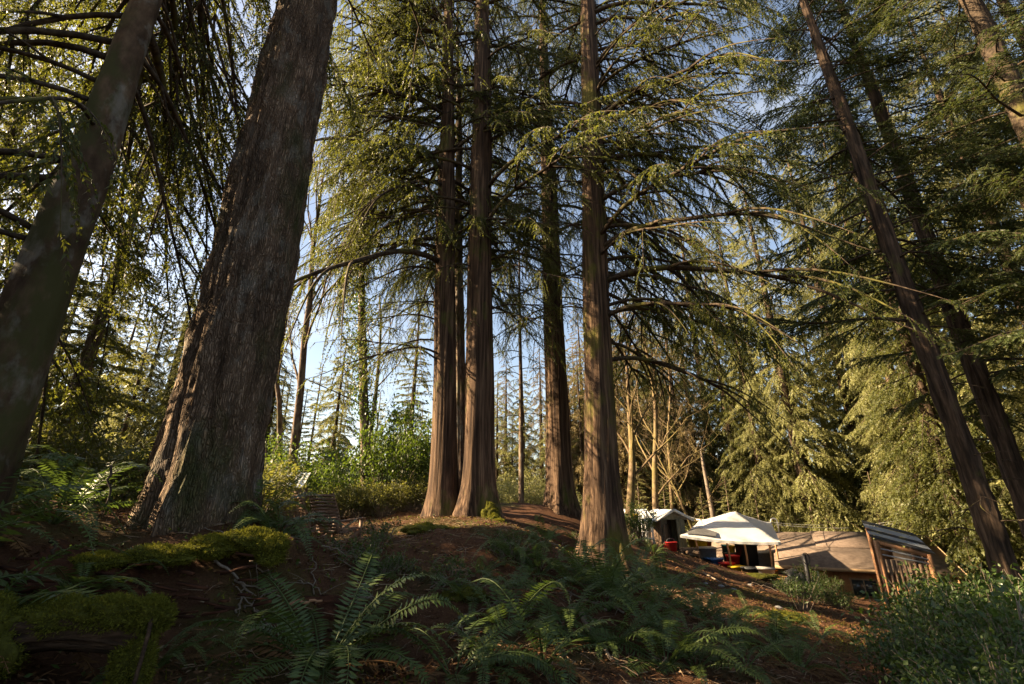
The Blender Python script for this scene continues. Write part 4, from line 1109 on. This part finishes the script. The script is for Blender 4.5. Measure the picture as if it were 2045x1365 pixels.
a, b_ = G(430, 1175), G(560, 1235); a = P(432, 1118, 4.4); b_ = P(548, 1222, 4.35)
stick('fallen_branch', 'straight thin stick leaning against the red rotten log', [a, (a + b_) / 2, b_], .011, lift=0)
a, b_ = P(500, 1226, 4.2), G(660, 1210)
stick('wood_piece', 'pale broken wood strip at the foot of the red rotten log', [P(566, 1210, 4.5), P(640, 1205, 4.6)], .022, 'cedar_plank', cat='wood piece')
stick('fallen_branch', 'curved bare root looping over the bank beside the buttressed cedar', [G(1120, 1168), G(1150, 1162), G(1152, 1130), G(1140, 1105)], .014)
stick('fallen_branch', 'long pale pole lying on the sunny slope of the yard', [G(1405, 1145), G(1440, 1165), G(1470, 1182)], .022)
stick('fallen_branch', 'drooping bare branch tangled in front of the fir', [P(222, 930, 4.6), P(218, 980, 4.5), P(205, 1030, 4.4), P(180, 1052, 4.3)], .010, 'limb_bark', lift=0)
stick('fallen_branch', 'rusty crooked branch leaning beside the big drooping ferns', [P(105, 1075, 3.9), P(110, 1100, 3.8), P(75, 1140, 3.7)], .014, 'limb_bark', lift=0)
gg = rng_(93)
for i in range(34):
    px, py = gg.uniform(420, 1150), gg.uniform(1075, 1330)
    q = G(px, py); a = gg.uniform(0, 3.14); L = gg.uniform(.15, .55)
    q2 = Vector((q.x + math.cos(a) * L, q.y + math.sin(a) * L * .7, 0)); q2.z = h(q2.x, q2.y) + gg.uniform(0, .08)
    stick('fallen_twig', 'thin fallen twig lying on the brown bank', [q, (q + q2) / 2 + Vector((0, 0, .02)), q2], gg.uniform(.004, .011), group='twigs on the brown bank', cat='twig', twigs=2, seed=i)
for i in range(14):
    px, py = gg.uniform(1150, 1750), gg.uniform(1150, 1250)
    q = G(px, py); a = gg.uniform(0, 3.14); L = gg.uniform(.3, 1.0)
    q2 = Vector((q.x + math.cos(a) * L, q.y + math.sin(a) * L * .7, 0)); q2.z = h(q2.x, q2.y) + gg.uniform(0, .08)
    stick('fallen_twig', 'fallen twig lying on the slope of the yard', [q, (q + q2) / 2 + Vector((0, 0, .03)), q2], gg.uniform(.006, .016), group='twigs on the yard slope', cat='twig', twigs=2, seed=i)
# scattered stones in the yard
for i, (px, py, s) in enumerate(((1395, 1180, .09), (1420, 1188, .08), (1440, 1172, .1), (1465, 1180, .08), (1410, 1168, .07), (1555, 1215, .1), (1500, 1170, .1))):
    q = G(px, py); pts, f, _ = blob((0, 0, 0), (s, s * .8, s * .45), i + 3, .25, 1.6, 18, 12)
    o = MB().add(pts, f).build('stone', M['stone'], None, True, (q.x, q.y, q.z + s * .15)); tag(o, 'grey stone lying on the slope of the yard', 'stone', 'stones on the yard slope')
M['dark_patch'] = mat_plain('dark_patch', (.10, .10, .10), .8)
# ------------------------------------------------------------------ wooden slatted chairs
def chair(label, x, y, rz, w=.58, dark=False):
    root = thing('wooden_chair', label, 'chair', (x, y, h(x, y)), rz, 'wooden chairs on the mound')
    m = M['chair_wood']
    bk = lambda s: np.array([0, -.02 - .36 * s - .06 * s * s, .28 + .74 * s])
    for sx in (-1, 1):
        MB().tube(np.array([bk(s) + np.array([sx * (w / 2 - .02), 0, 0]) for s in np.linspace(0, 1, 6)]), .022, 4).build('back_rail', m, root)
    for i in range(12):
        p = bk((i + .6) / 12.2)
        MB().box(p + np.array([0, -.025, 0]), (w, .022, .042), (R(-26), 0, 0)).build('slat', m, root)
    for i in range(8):
        MB().box((0, .03 + i * .068, .30 + .012 * i), (w, .052, .022)).build('seat_slat', m, root)
    for sx in (-1, 1):
        q = sx * (w / 2 + .03)
        MB().bar((q, -.28, .52), (q, .55, .56), .085, .025).build('armrest', m, root)
        MB().bar((q, .46, -.1), (q, .46, .55), .06, .04).build('leg', m, root)
        MB().bar((q, -.42, -.08), (q, .5, .33), .04, .08).build('leg', m, root)
        MB().bar((q, -.26, .30), (q, -.26, .54), .05, .04).build('arm_support', m, root)
    return root
c1 = P(660, 1083, 8.8)
chair('dark brown slatted wooden chair on the bank by the leaning plank', c1.x, c1.y, R(-18))
c2 = P(618, 1032, 11.3)
chair('lighter brown slatted wooden chair set among ferns nearer the big fir', c2.x, c2.y, R(-52))
a, b_ = P(690, 1052, 8.4), P(712, 1036, 8.4)
stick('wood_plank', 'pale plank leaning beside the dark slatted chair', [a, (a + b_) / 2, b_], .022, 'grey_plank', cat='plank', lift=0)
a = G(705, 1052)
# little shed with a white corrugated metal roof
def corrugated(mb, A, B, C, D, ribs=9, depth=.03):
    """sheet between edge A-B (top) and D-C (bottom); ribs run from A to D"""
    A, B, C, D = [np.array(q, float) for q in (A, B, C, D)]
    n = nrm(np.cross(B - A, D - A)); n = n if n[2] > 0 else -n
    u = np.linspace(0, 1, ribs * 6 + 1)
    off = depth * np.maximum(0, np.cos(u * ribs * 2 * np.pi)) ** 3
    V = np.stack([np.array([(A + (B - A) * q) * (1 - s) + (D + (C - D) * q) * s + n * o for q, o in zip(u, off)]) for s in (0, .5, 1)], 0)
    mb.grid(V); mb.grid(V - n * .004)
    return mb
sh = thing('metal_roof_shed', 'small shed with a white ribbed metal roof hidden in the green bushes', 'shed', (0, 0, 0))
q = P(588, 975, 14.0); sx, sy = q.x, q.y; sh.location = (sx, sy, h(sx, sy)); zz = q.z - h(sx, sy)
corrugated(MB(), (-.9, .62, zz + .5), (.18, .62, zz + .5), (.3, -.1, zz + .02), (-.9, -.1, zz + .02), 7, .03).build('roof', M['white_metal'], sh)
for nm, c, s in (('wall', (-.32, .02, zz / 2 - .15), (1.0, .05, zz + .25)), ('wall', (.16, .32, zz / 2 - .05), (.05, .54, zz + .2)), ('wall', (-.8, .32, zz / 2 - .05), (.05, .54, zz + .2))):
    MB().box(c, s).build(nm, M['brown_plank'], sh)

# ------------------------------------------------------------------ white tent
FL, FRc, BL, BR, PK = P(1358, 1068, 20.5), P(1559, 1082, 20.0), P(1398, 1036, 24), P(1540, 1043, 24.2), P(1468, 1021, 22)
base = G(1450, 1150)
tc = (FL + FRc + BL + BR) / 4
tent = thing('white_tent', 'white peaked tent canopy on wooden poles over the cluttered yard', 'tent', (tc.x, tc.y, h(tc.x, tc.y)))
o0 = Vector(tent.location)
nu = 33
U, Vv = np.meshgrid(np.linspace(0, 1, nu), np.linspace(0, 1, nu), indexing='ij')
A_ = [np.array(q - o0) for q in (FL, FRc, BL, BR, PK)]
S = ((1 - U) * (1 - Vv))[..., None] * A_[0] + (U * (1 - Vv))[..., None] * A_[1] + ((1 - U) * Vv)[..., None] * A_[2] + (U * Vv)[..., None] * A_[3]
mid = (A_[0] + A_[1] + A_[2] + A_[3]) / 4
k = 1 - np.maximum(np.abs(2 * U - 1), np.abs(2 * Vv - 1))
S = S + (k ** 1.15)[..., None] * (A_[4] - mid)
edge = (4 * U * (1 - U)) * (np.abs(2 * Vv - 1) ** 6) + (4 * Vv * (1 - Vv)) * (np.abs(2 * U - 1) ** 6)
S[..., 2] -= .10 * edge
S[..., 2] += .03 * fbm(np.stack([U.ravel() * 5, Vv.ravel() * 5, 0 * U.ravel()], 1), 3).reshape(U.shape) * (k > .02)
mb = MB().grid(S)
rim = np.concatenate([S[:, 0], S[-1, 1:], S[::-1, -1][1:], S[0, ::-1][1:]])
ctr = rim.mean(0)
out = nrm((rim - ctr) * np.array([1, 1, 0]))
wv = .02 * np.sin(np.arange(len(rim)) * 1.7)[:, None]
val = np.stack([rim, rim + out * (.015 + wv) + np.array([0, 0, -.10])], 0)
mb2 = MB().grid(val)
mb.build('canopy', M['tarp'], tent, True)
mb2.build('valance', M['tarp'], tent, True)
# a dark grey patch just above the cloth
pu, pv = np.meshgrid(np.linspace(.05, .36, 9), np.linspace(.03, .16, 5), indexing='ij')
def tentpt(u, v):
    p = (1 - u) * (1 - v) * A_[0] + u * (1 - v) * A_[1] + (1 - u) * v * A_[2] + u * v * A_[3]
    kk = 1 - max(abs(2 * u - 1), abs(2 * v - 1)); p = p + kk ** 1.15 * (A_[4] - mid); p[2] += .025
    return p
MB().grid(np.array([[tentpt(a, b_ * (1 - .4 * max(0, a - .2) / .16)) for a, b_ in zip(r1, r2)] for r1, r2 in zip(pu, pv)])).build('patch', M['dark_patch'], tent)
for q, dx in ((FL + Vector((.75, .3, 0)), .1), (FRc + Vector((-.35, .3, 0)), -.1), (BL, 0), (BR, 0), ((FL + FRc) / 2 + Vector((0, .4, 0)), .05), ((FL * .3 + FRc * .7) + Vector((0, .6, 0)), 0)):
    gz = h(q.x, q.y); t_ = np.array(Vector((q.x, q.y, q.z + .02)) - o0); b2 = np.array([t_[0] + dx, t_[1], gz - o0.z - .1])
    MB().tube(np.array([b2, (t_ + b2) / 2 + np.array([.03, 0, 0]), t_]), np.array([.05, .045, .04]), 8).build('pole', M['cedar_plank'], tent, True)
MB().bar(A_[2] + np.array([-.2, 0, -.03]), A_[3] + np.array([.25, 0, -.02]), .05).build('ridge_pole', M['white_paint'], tent)
# flap at the back corner
fl = np.array([[A_[3] + np.array([-1.0 + .33 * i, -.1 * j, .02 - .16 * j]) for j in range(5)] for i in range(4)])
MB().grid(fl).build('flap', M['tarp'], tent, True)

def rope(label, a, b_, sag=.05, r=.012, mat='white_paint'):
    a = np.array(a); b_ = np.array(b_); s = np.linspace(0, 1, 12)[:, None]
    p = a + (b_ - a) * s + np.array([0, 0, -1.]) * sag * 4 * s * (1 - s); c = p[0].copy()
    return tag(MB().tube(p - c, r, 5).build('rope', M[mat], None, True, c), label, 'rope')
rope('white rope running from the tent to the pipe on the brown roof', BR + Vector((.2, 0, 0)), P(1652, 1048, 27), .05)
rope('lower white rope from the tent across the brown roof', BR + Vector((.2, 0, -.1)), P(1700, 1054, 26), .06)
rope('short rope tying the white roofed shed to the tent', P(1368, 1027, 21.5), BL, .04)
rope('pale line from the roof ridge to the reddish trunk', P(1745, 1046, 27), P(1842, 1030, 27.5), .03)
rope('second pale line from the roof ridge below the first', P(1745, 1050, 27), P(1843, 1036, 27.5), .03)

# ------------------------------------------------------------------ white roofed outhouse shed
q = P(1335, 1110, 21.5)
oh = thing('garden_shed', 'narrow plank shed with a white gabled roof and an open doorway', 'shed', (q.x, q.y, h(q.x, q.y)), R(12))
zt = P(1335, 1036, 21.5).z - oh.location.z
for i in range(6):
    MB().box((.62, -.55 + i * .2, zt / 2 - .15), (.05, .18, zt + .3)).build('plank', M['grey_plank'], oh)
for i in range(2):
    MB().box((.50 - i * .2, -.66, zt / 2 - .15), (.18, .05, zt + .3)).build('plank', M['grey_plank'], oh)
for i in range(5):
    MB().box((-.60, -.55 + i * .22, zt / 2 - .15), (.05, .2, zt + .3)).build('plank', M['brown_plank'], oh)
for i in range(6):
    MB().box((-.5 + i * .2, .55, zt / 2 - .15), (.19, .05, zt + .3)).build('plank', M['brown_plank'], oh)
MB().box((-.28, -.5, zt * .42), (.5, .03, zt * .84), (0, 0, R(38))).build('door', M['brown_plank'], oh)
MB().box((0, 0, .0), (1.2, 1.1, .12)).build('floor', M['brown_plank'], oh)
for sx in (-1, 1):
    rm = MB(); corrugated(rm, (0, .95, zt + .42), (0, -.95, zt + .42), (sx * .95, -.95, zt - .04), (sx * .95, .95, zt - .04), 6, .015)
    rm.build('roof_side', M['white_metal'], oh)
    MB().bar((0, -.96, zt + .41), (sx * .95, -.96, zt - .05), .03, .11).build('fascia', M['white_paint'], oh)
MB().bar((-.95, -.96, zt - .06), (-.95, .95, zt - .06), .03, .1).build('fascia', M['white_paint'], oh)
gv = np.array([[-.6, -.62, zt - .02], [.6, -.62, zt - .02], [0, -.62, zt + .36]])
MB().add(gv, [[0, 1, 2]]).build('gable', M['grey_plank'], oh)
# lean-to roof and white sheets beside the shed
q2 = P(1278, 1058, 21.5)
lt = thing('lean_to', 'white lean-to shelter roof behind the bush beside the shed', 'shelter', (q2.x, q2.y, h(q2.x, q2.y)))
zz = P(1278, 1028, 21.5).z - lt.location.z
corrugated(MB(), (-.7, .7, zz + .25), (.55, .7, zz + .25), (.55, -.6, zz - .25), (-.7, -.6, zz - .25), 7, .03).build('roof', M['white_metal'], lt)
for px_ in (-.6, .45):
    MB().bar((px_, -.5, -.2), (px_, -.5, zz - .2), .07).build('post', M['white_paint'], lt)
    MB().bar((px_, .6, -.2), (px_, .6, zz + .2), .07).build('post', M['white_paint'], lt)
# stepladder
q = P(1292, 1098, 20)
sl = thing('stepladder', 'white folding stepladder standing beside the narrow plank shed', 'ladder', (q.x, q.y, h(q.x, q.y)), R(10))
for sx in (-1, 1):
    MB().bar((sx * .28, -.3, 0), (sx * .14, 0, 1.35), .05, .03).build('rail', M['white_paint'], sl)
    MB().bar((sx * .28, .45, 0), (sx * .14, .02, 1.33), .05, .03).build('back_leg', M['white_paint'], sl)
for i in range(4):
    s = (i + .8) / 5
    MB().box((0, -.3 + .3 * s, 1.35 * s), (.56 - .26 * s, .12, .03)).build('step', M['white_paint'], sl)
MB().box((0, 0, 1.36), (.32, .2, .04)).build('cap', M['white_paint'], sl)

# ------------------------------------------------------------------ clutter
def put(px, py, t): 
    q = P(px, py, t); return (q.x, q.y, h(q.x, q.y))
def bucket(label, loc, r, hh, mat, tilt=0):
    root = thing('bucket', label, 'bucket', loc); root.rotation_euler = (tilt, 0, .4)
    MB().lathe([(.001, 0), (r * .82, 0), (r, hh), (r * 1.08, hh), (r * 1.08, hh - .03), (r * .97, hh - .03), (r * .8, .02), (.001, .02)], 18).build('bucket_body', M[mat], root, True)
    a = np.linspace(0, np.pi, 12); MB().tube(np.stack([np.cos(a) * r, 0 * a + .02, hh + np.sin(a) * r * .55], 1), .009, 5).build('handle', M['grey'], root, True)
    return root
def tub(label, loc, s, mat, rz=0, name='storage_bin', cat='bin', lid=None):
    w, d, hh = s
    root = thing(name, label, cat, loc, rz); root.scale = (1.3, 1.3, 1.3)
    v = [];
    for k, z in ((.86, 0), (1, hh), (1.06, hh), (1.06, hh - .03)):
        v += [[-w / 2 * k, -d / 2 * k, z], [w / 2 * k, -d / 2 * k, z], [w / 2 * k, d / 2 * k, z], [-w / 2 * k, d / 2 * k, z]]
    f = [[0, 3, 2, 1]]
    for a in range(3):
        for b2 in range(4): f.append([a * 4 + b2, a * 4 + (b2 + 1) % 4, a * 4 + 4 + (b2 + 1) % 4, a * 4 + 4 + b2])
    MB().add(v, f).build('bin_body', M[mat], root)
    MB().box((0, 0, hh - .01), (w * 1.08, d * 1.08, .05)).build('lid', M[lid or mat], root)
    return root
def crate(label, loc, s, mat, rz=0):
    w, d, hh = s; root = thing('wooden_crate', label, 'crate', loc, rz)
    for i in range(3):
        z = hh * (i + .5) / 3
        for sy in (-1, 1): MB().box((0, sy * d / 2, z), (w, .02, hh / 3.6)).build('slat', M[mat], root)
        for sx in (-1, 1): MB().box((sx * w / 2, 0, z), (.02, d - .03, hh / 3.6)).build('slat', M[mat], root)
    for sx in (-1, 1):
        for sy in (-1, 1): MB().box((sx * (w / 2 - .03), sy * (d / 2 - .03), hh / 2), (.04, .04, hh)).build('corner_post', M[mat], root)
    MB().box((0, 0, .02), (w - .04, d - .04, .02)).build('bottom', M[mat], root)
    return root
bucket('large red bucket at the edge of the sunny grass', put(1344, 1116, 19.2), .24, .36, 'red')
bucket('smaller red pail beside the large red bucket', put(1333, 1112, 19.4), .14, .24, 'red', .2)
tub('yellow storage bin raised on a dark box under the tent', tuple(Vector(put(1398, 1117, 21.5)) + Vector((0, 0, .57))), (.55, .4, .3), 'yellow', .2)
tub('dark box holding up the yellow bin', put(1398, 1117, 21.5), (.7, .5, .42), 'brown_plank', .2, 'box', 'box')
tub('grey bin standing beside the dark box under the tent', put(1413, 1122, 21), (.6, .45, .5), 'grey', -.1)
tub('orange bin behind the grey bin under the tent', put(1408, 1110, 22.3), (.4, .4, .75), 'orange', .3)
tub('blue flat bin lying near the grey bin', put(1427, 1130, 20.6), (.5, .4, .2), 'blue', .4)
tub('red low tray at the foot of a tent pole', put(1450, 1137, 20.4), (.5, .35, .16), 'red', .1)
tub('red tool case standing on the ground under the tent', put(1466, 1133, 20.8), (.42, .25, .42), 'red', -.3)
tub('yellow flat tray in front of the red tool case', put(1471, 1142, 20.2), (.55, .35, .14), 'yellow', .15)
bucket('yellow bucket on the dark stand under the tent', tuple(Vector(put(1466, 1128, 21.4)) + Vector((0, 0, .74))), .16, .3, 'yellow')
tub('dark stand under the yellow bucket', put(1466, 1128, 21.4), (.5, .4, .55), 'dark_gap', .1, 'box', 'box')
tub('teal can beside the yellow bucket', tuple(Vector(put(1456, 1128, 21.6)) + Vector((0, 0, 0))), (.25, .25, .78), 'teal', .1)
tub('tall black cabinet standing under the tent', put(1497, 1140, 20.6), (.55, .5, .95), 'black', .05, 'cabinet', 'cabinet')
tub('low black box in front of the tall black cabinet', put(1506, 1149, 19.8), (.65, .4, .22), 'dark_sheet', .1, 'box', 'box')
tub('white cooler lying by the tent pole', put(1531, 1149, 19.6), (.5, .35, .3), 'white_paint', -.35, 'cooler', 'cooler', 'grey')
tub('grey box stacked with sacks behind the white cooler', put(1522, 1140, 21), (.8, .5, .8), 'grey', .2)
bucket('orange bucket beside the corner pole of the tent', put(1546, 1143, 20.4), .17, .32, 'orange')
crate('low wooden crate lying on the slope below the tent corner', put(1556, 1160, 18.6), (.75, .45, .2), 'cedar_plank', -.25)
crate('wooden crate on top of the slope beside the low crate', put(1572, 1155, 19.2), (.6, .4, .28), 'cedar_plank', .35)
tub('white tank behind the stepladder', put(1312, 1092, 22.2), (.7, .7, 1.3), 'white_paint', .1, 'water_tank', 'tank')
bucket('yellow pail standing on a dark stand near the stepladder', tuple(Vector(put(1275, 1085, 20.5)) + Vector((0, 0, 1.0))), .12, .2, 'yellow')
tub('dark stand under the yellow pail by the stepladder', put(1275, 1085, 20.5), (.35, .35, .75), 'dark_gap', .1, 'box', 'box')
# heap of split firewood beside the shed, each log a thing
gg = rng_(97)
for i in range(16):
    x0, y0, z0 = put(1378, 1120, 20.3)
    o = MB().tube(np.array([[-.25, 0, 0], [0, .01, 0], [.25, 0, 0]]), np.array([.075, .08, .07]), 6).build('firewood_log', M['brown_plank'] if i % 3 else M['litter_pale'], None, False,
        (x0 + gg.uniform(-.35, .35), y0 + gg.uniform(-.3, .3), z0 + .07 + .11 * (i // 6)))
    o.rotation_euler = (0, gg.uniform(-.1, .1), gg.uniform(0, 3.1)); tag(o, 'split log in the firewood heap between the shed and the tent', 'log', 'firewood heap')
# black sacks heaped at the house corner
for i, (px, py, t, s) in enumerate(((1590, 1163, 19.5, .42), (1606, 1172, 18.5, .4), (1584, 1178, 17.8, .36), (1622, 1160, 20, .4))):
    x0, y0, z0 = put(px, py, t); pts, f, _ = blob((0, 0, 0), (s, s * .8, s * .75), i + 40, .3, 1.8, 28, 18)
    o = MB().add(pts, f).build('black_sack', M['black'], None, True, (x0, y0, z0 + s * .45)); tag(o, 'black plastic sack in the heap below the house wall', 'sack', 'black sacks by the house')
# dark standpipe with coiled hose
x0, y0, z0 = put(1618, 1172, 17.5)
zz = P(1618, 1108, 17.5).z - z0
sp = thing('standpipe', 'dark standpipe with a loop of hose in front of the house wall', 'pipe', (x0, y0, z0))
MB().tube(np.array([[0, 0, -.2], [0, 0, zz * .5], [0, 0, zz]]), .075, 10).build('pipe', M['black'], sp, True)
a = np.linspace(0, 2 * np.pi, 20); MB().tube(np.stack([np.cos(a) * .14, 0 * a - .09, zz - .16 + np.sin(a) * .2], 1), .022, 6, False).build('hose', M['black'], sp, True)

# ------------------------------------------------------------------ the brown roofed house
ER = P(1930, 1147, 20.0); ed = Vector((-.90, .436, 0)); nd = Vector((.436, .90, 0))
Lh, Dh, rise = 10.4, 4.2, 1.35
gz = min(h(ER.x, ER.y), h((ER + ed * Lh).x, (ER + ed * Lh).y)) - .1
hw = thing('house', 'low house with a wide brown sunlit roof and tan and orange walls', 'house', (ER.x, ER.y, gz))
o0 = Vector(hw.location)
E = lambda s, d, z=0.0: np.array(ER + ed * s + nd * d + Vector((0, 0, z)) - o0)
def slab(mb, a, b_, c, d, th):
    a, b_, c, d = [np.array(q) for q in (a, b_, c, d)]; n = nrm(np.cross(b_ - a, d - a)); n = n if n[2] > 0 else -n
    v = [a, b_, c, d, a - n * th, b_ - n * th, c - n * th, d - n * th]
    return mb.add(v, [[0, 1, 2, 3], [7, 6, 5, 4], [0, 4, 5, 1], [1, 5, 6, 2], [2, 6, 7, 3], [3, 7, 4, 0]])
rf = slab(MB(), E(0, 0), E(Lh, 0), E(Lh, Dh, rise), E(0, Dh, rise), .12).build('roof', M['roof_brown'], hw)
slab(MB(), E(0, Dh, rise + .01), E(Lh, Dh, rise + .01), E(Lh, Dh * 2, .01), E(0, Dh * 2, .01), .12).build('roof', M['roof_brown'], hw)
slab(MB(), E(2.1, Dh * .55, rise * .55 + .05), E(5.2, Dh * .55, rise * .55 + .05), E(5.2, Dh + .05, rise + .10), E(2.1, Dh + .05, rise + .10), .06).build('roof_section', M['roof_brown2'], hw)
MB().bar(E(-.05, -.02, -.07), E(Lh + .05, -.02, -.07), .04, .16).build('fascia', M['wall_tan'], hw)
MB().bar(E(-.02, -.02, -.06), E(-.02, Dh, rise - .06), .04, .14).build('fascia', M['wall_tan'], hw)
wz = lambda: ER.z - gz
def wallbox(nm, s0, s1, d0, d1, z0, z1, mat, parent=None):
    v = [E(s0, d0, z0), E(s1, d0, z0), E(s1, d1, z0), E(s0, d1, z0), E(s0, d0, z1), E(s1, d0, z1), E(s1, d1, z1), E(s0, d1, z1)]
    return MB().add(v, [[0, 3, 2, 1], [4, 5, 6, 7], [0, 1, 5, 4], [1, 2, 6, 5], [2, 3, 7, 6], [3, 0, 4, 7]]).build(nm, M[mat], parent or hw)
zb = -(ER.z - gz) - .3
wallbox('wall', .4, 5.6, .5, .62, zb, .05, 'wall_orange')
wallbox('wall', 5.6, 9.9, .5, .62, zb, .05, 'wall_tan')
wallbox('side_wall', .4, .52, .5, Dh * 2 - .5, zb, .06, 'wall_orange')
wallbox('side_wall', 9.8, 9.9, .5, Dh * 2 - .5, zb, .06, 'wall_tan')
gv = np.array([E(.46, .5, .05), E(.46, Dh * 2 - .5, .05), E(.46, Dh, rise - .18)]); MB().add(gv, [[0, 1, 2]]).build('gable', M['wall_orange'], hw)
for s0, s1, z0, z1 in ((7.0, 8.3, -1.2, -.35), (3.2, 4.3, -1.25, -.45)):
    wd = wallbox('window', s0, s1, .44, .49, z0, z1, 'wall_tan')
    wallbox('pane', s0 + .07, (s0 + s1) / 2 - .03, .42, .45, z0 + .07, z1 - .07, 'glass', wd)
    wallbox('pane', (s0 + s1) / 2 + .03, s1 - .07, .42, .45, z0 + .07, z1 - .07, 'glass', wd)
wallbox('door', 8.7, 9.5, .44, .49, zb + .3, -.3, 'dark_gap')
for s in (.3, 3.0, 5.6, 7.8, 9.9):
    MB().bar(E(s, .12, zb), E(s, .12, -.1), .09).build('porch_post', M['white_paint'] if s > 5 else M['cedar_plank'], hw)
# vertical boards on the orange wall
for i in range(16):
    s = .62 + i * .31
    if 3.0 < s < 4.5: continue
    MB().bar(E(s, .485, zb), E(s, .485, .0), .035, .03).build('batten', M['wall_orange'], hw)
# stove pipe and looped vent
MB().tube(np.array([E(9.05, Dh * .62, rise * .6 - .1), E(9.05, Dh * .62, rise * .6 + .62)]), .10, 12).build('stove_pipe', M['black'], rf, True)
a = np.linspace(0, np.pi, 12); zr = rise + .55
pp = [E(6.75, Dh, rise - .1)] + [E(6.75 + .17 - .17 * math.cos(q), Dh, zr + .2 * math.sin(q)) for q in a] + [E(7.09, Dh, rise + .28)]
MB().tube(np.array(pp), .035, 8).build('vent_pipe', M['white_paint'], rf, True)

# ------------------------------------------------------------------ slatted shelter with striped metal roof
TL, TR, BRr, BLl = P(1721, 1044, 17.6), P(1826, 1071, 16.8), P(1870, 1108, 15.8), P(1738, 1073, 16.6)
gx_, gy_ = (BLl.x + BRr.x) / 2, (BLl.y + BRr.y) / 2
ss = thing('slatted_shelter', 'slatted wooden shelter with a striped grey and black metal roof', 'shelter', (gx_, gy_, h(gx_, gy_)))
o0 = Vector(ss.location)
tl, tr, br, bl = [np.array(q - o0) for q in (TL, TR, BRr, BLl)]
cols = ('dark_sheet', 'grey_sheet', 'dark_sheet', 'grey_sheet', 'dark_sheet')
cuts = (0, .2, .5, .62, .84, 1.0)
for i, c in enumerate(cols):
    a, b_ = cuts[i], cuts[i + 1]
    up = np.array([0, 0, .02 * (len(cols) - i)])
    corrugated(MB(), tl + (bl - tl) * a + up, tl + (bl - tl) * b_ + up, tr + (br - tr) * b_ + up, tr + (br - tr) * a + up, 3, .015).build('roof_sheet', M[c], ss)
posts = []
for q, dx in ((bl + (br - bl) * .08, 0), (br + (bl - br) * .12, 0), (tl + (tr - tl) * .1, 0), (tr + (tl - tr) * .1, 0)):
    wp = Vector(q) + o0; b2 = np.array([q[0], q[1], h(wp.x, wp.y) - o0.z - .4])
    MB().bar(b2, q + np.array([0, 0, -.05]), .12).build('post', M['cedar_plank'], ss); posts.append((b2, q))
MB().bar(posts[0][1] + np.array([0, 0, -.1]), posts[1][1] + np.array([0, 0, -.1]), .06, .12).build('beam', M['cedar_plank'], ss)
MB().bar(posts[0][1] + np.array([0, 0, -.5]), posts[1][1] + np.array([0, 0, -.35]), .05, .05).build('rail', M['grey_sheet'], ss)
MB().bar(posts[0][1] + np.array([0, 0, -.3]), posts[1][1] + np.array([0, 0, -.22]), .05, .05).build('rail', M['grey_sheet'], ss)
for i in range(9):
    s = (i + .7) / 9.6
    t_ = posts[0][1] * (1 - s) + posts[1][1] * s; b2 = posts[0][0] * (1 - s) + posts[1][0] * s
    MB().bar(b2 + np.array([0, .04, 0]), t_ + np.array([0, .04, -.62 + .2 * s]), .11, .03).build('slat', M['brown_plank'], ss)
for i in range(6):
    s = (i + .6) / 6.4
    t_ = posts[1][1] * (1 - s) + posts[3][1] * s; b2 = posts[1][0] * (1 - s) + posts[3][0] * s
    MB().bar(b2, t_ + np.array([0, 0, -.2]), .11, .03).build('slat', M['brown_plank'], ss)
MB().box(posts[0][1] * .75 + posts[1][1] * .25 + np.array([0, .3, -.34]), (.55, .04, .5)).build('panel', M['cedar_plank'], ss)
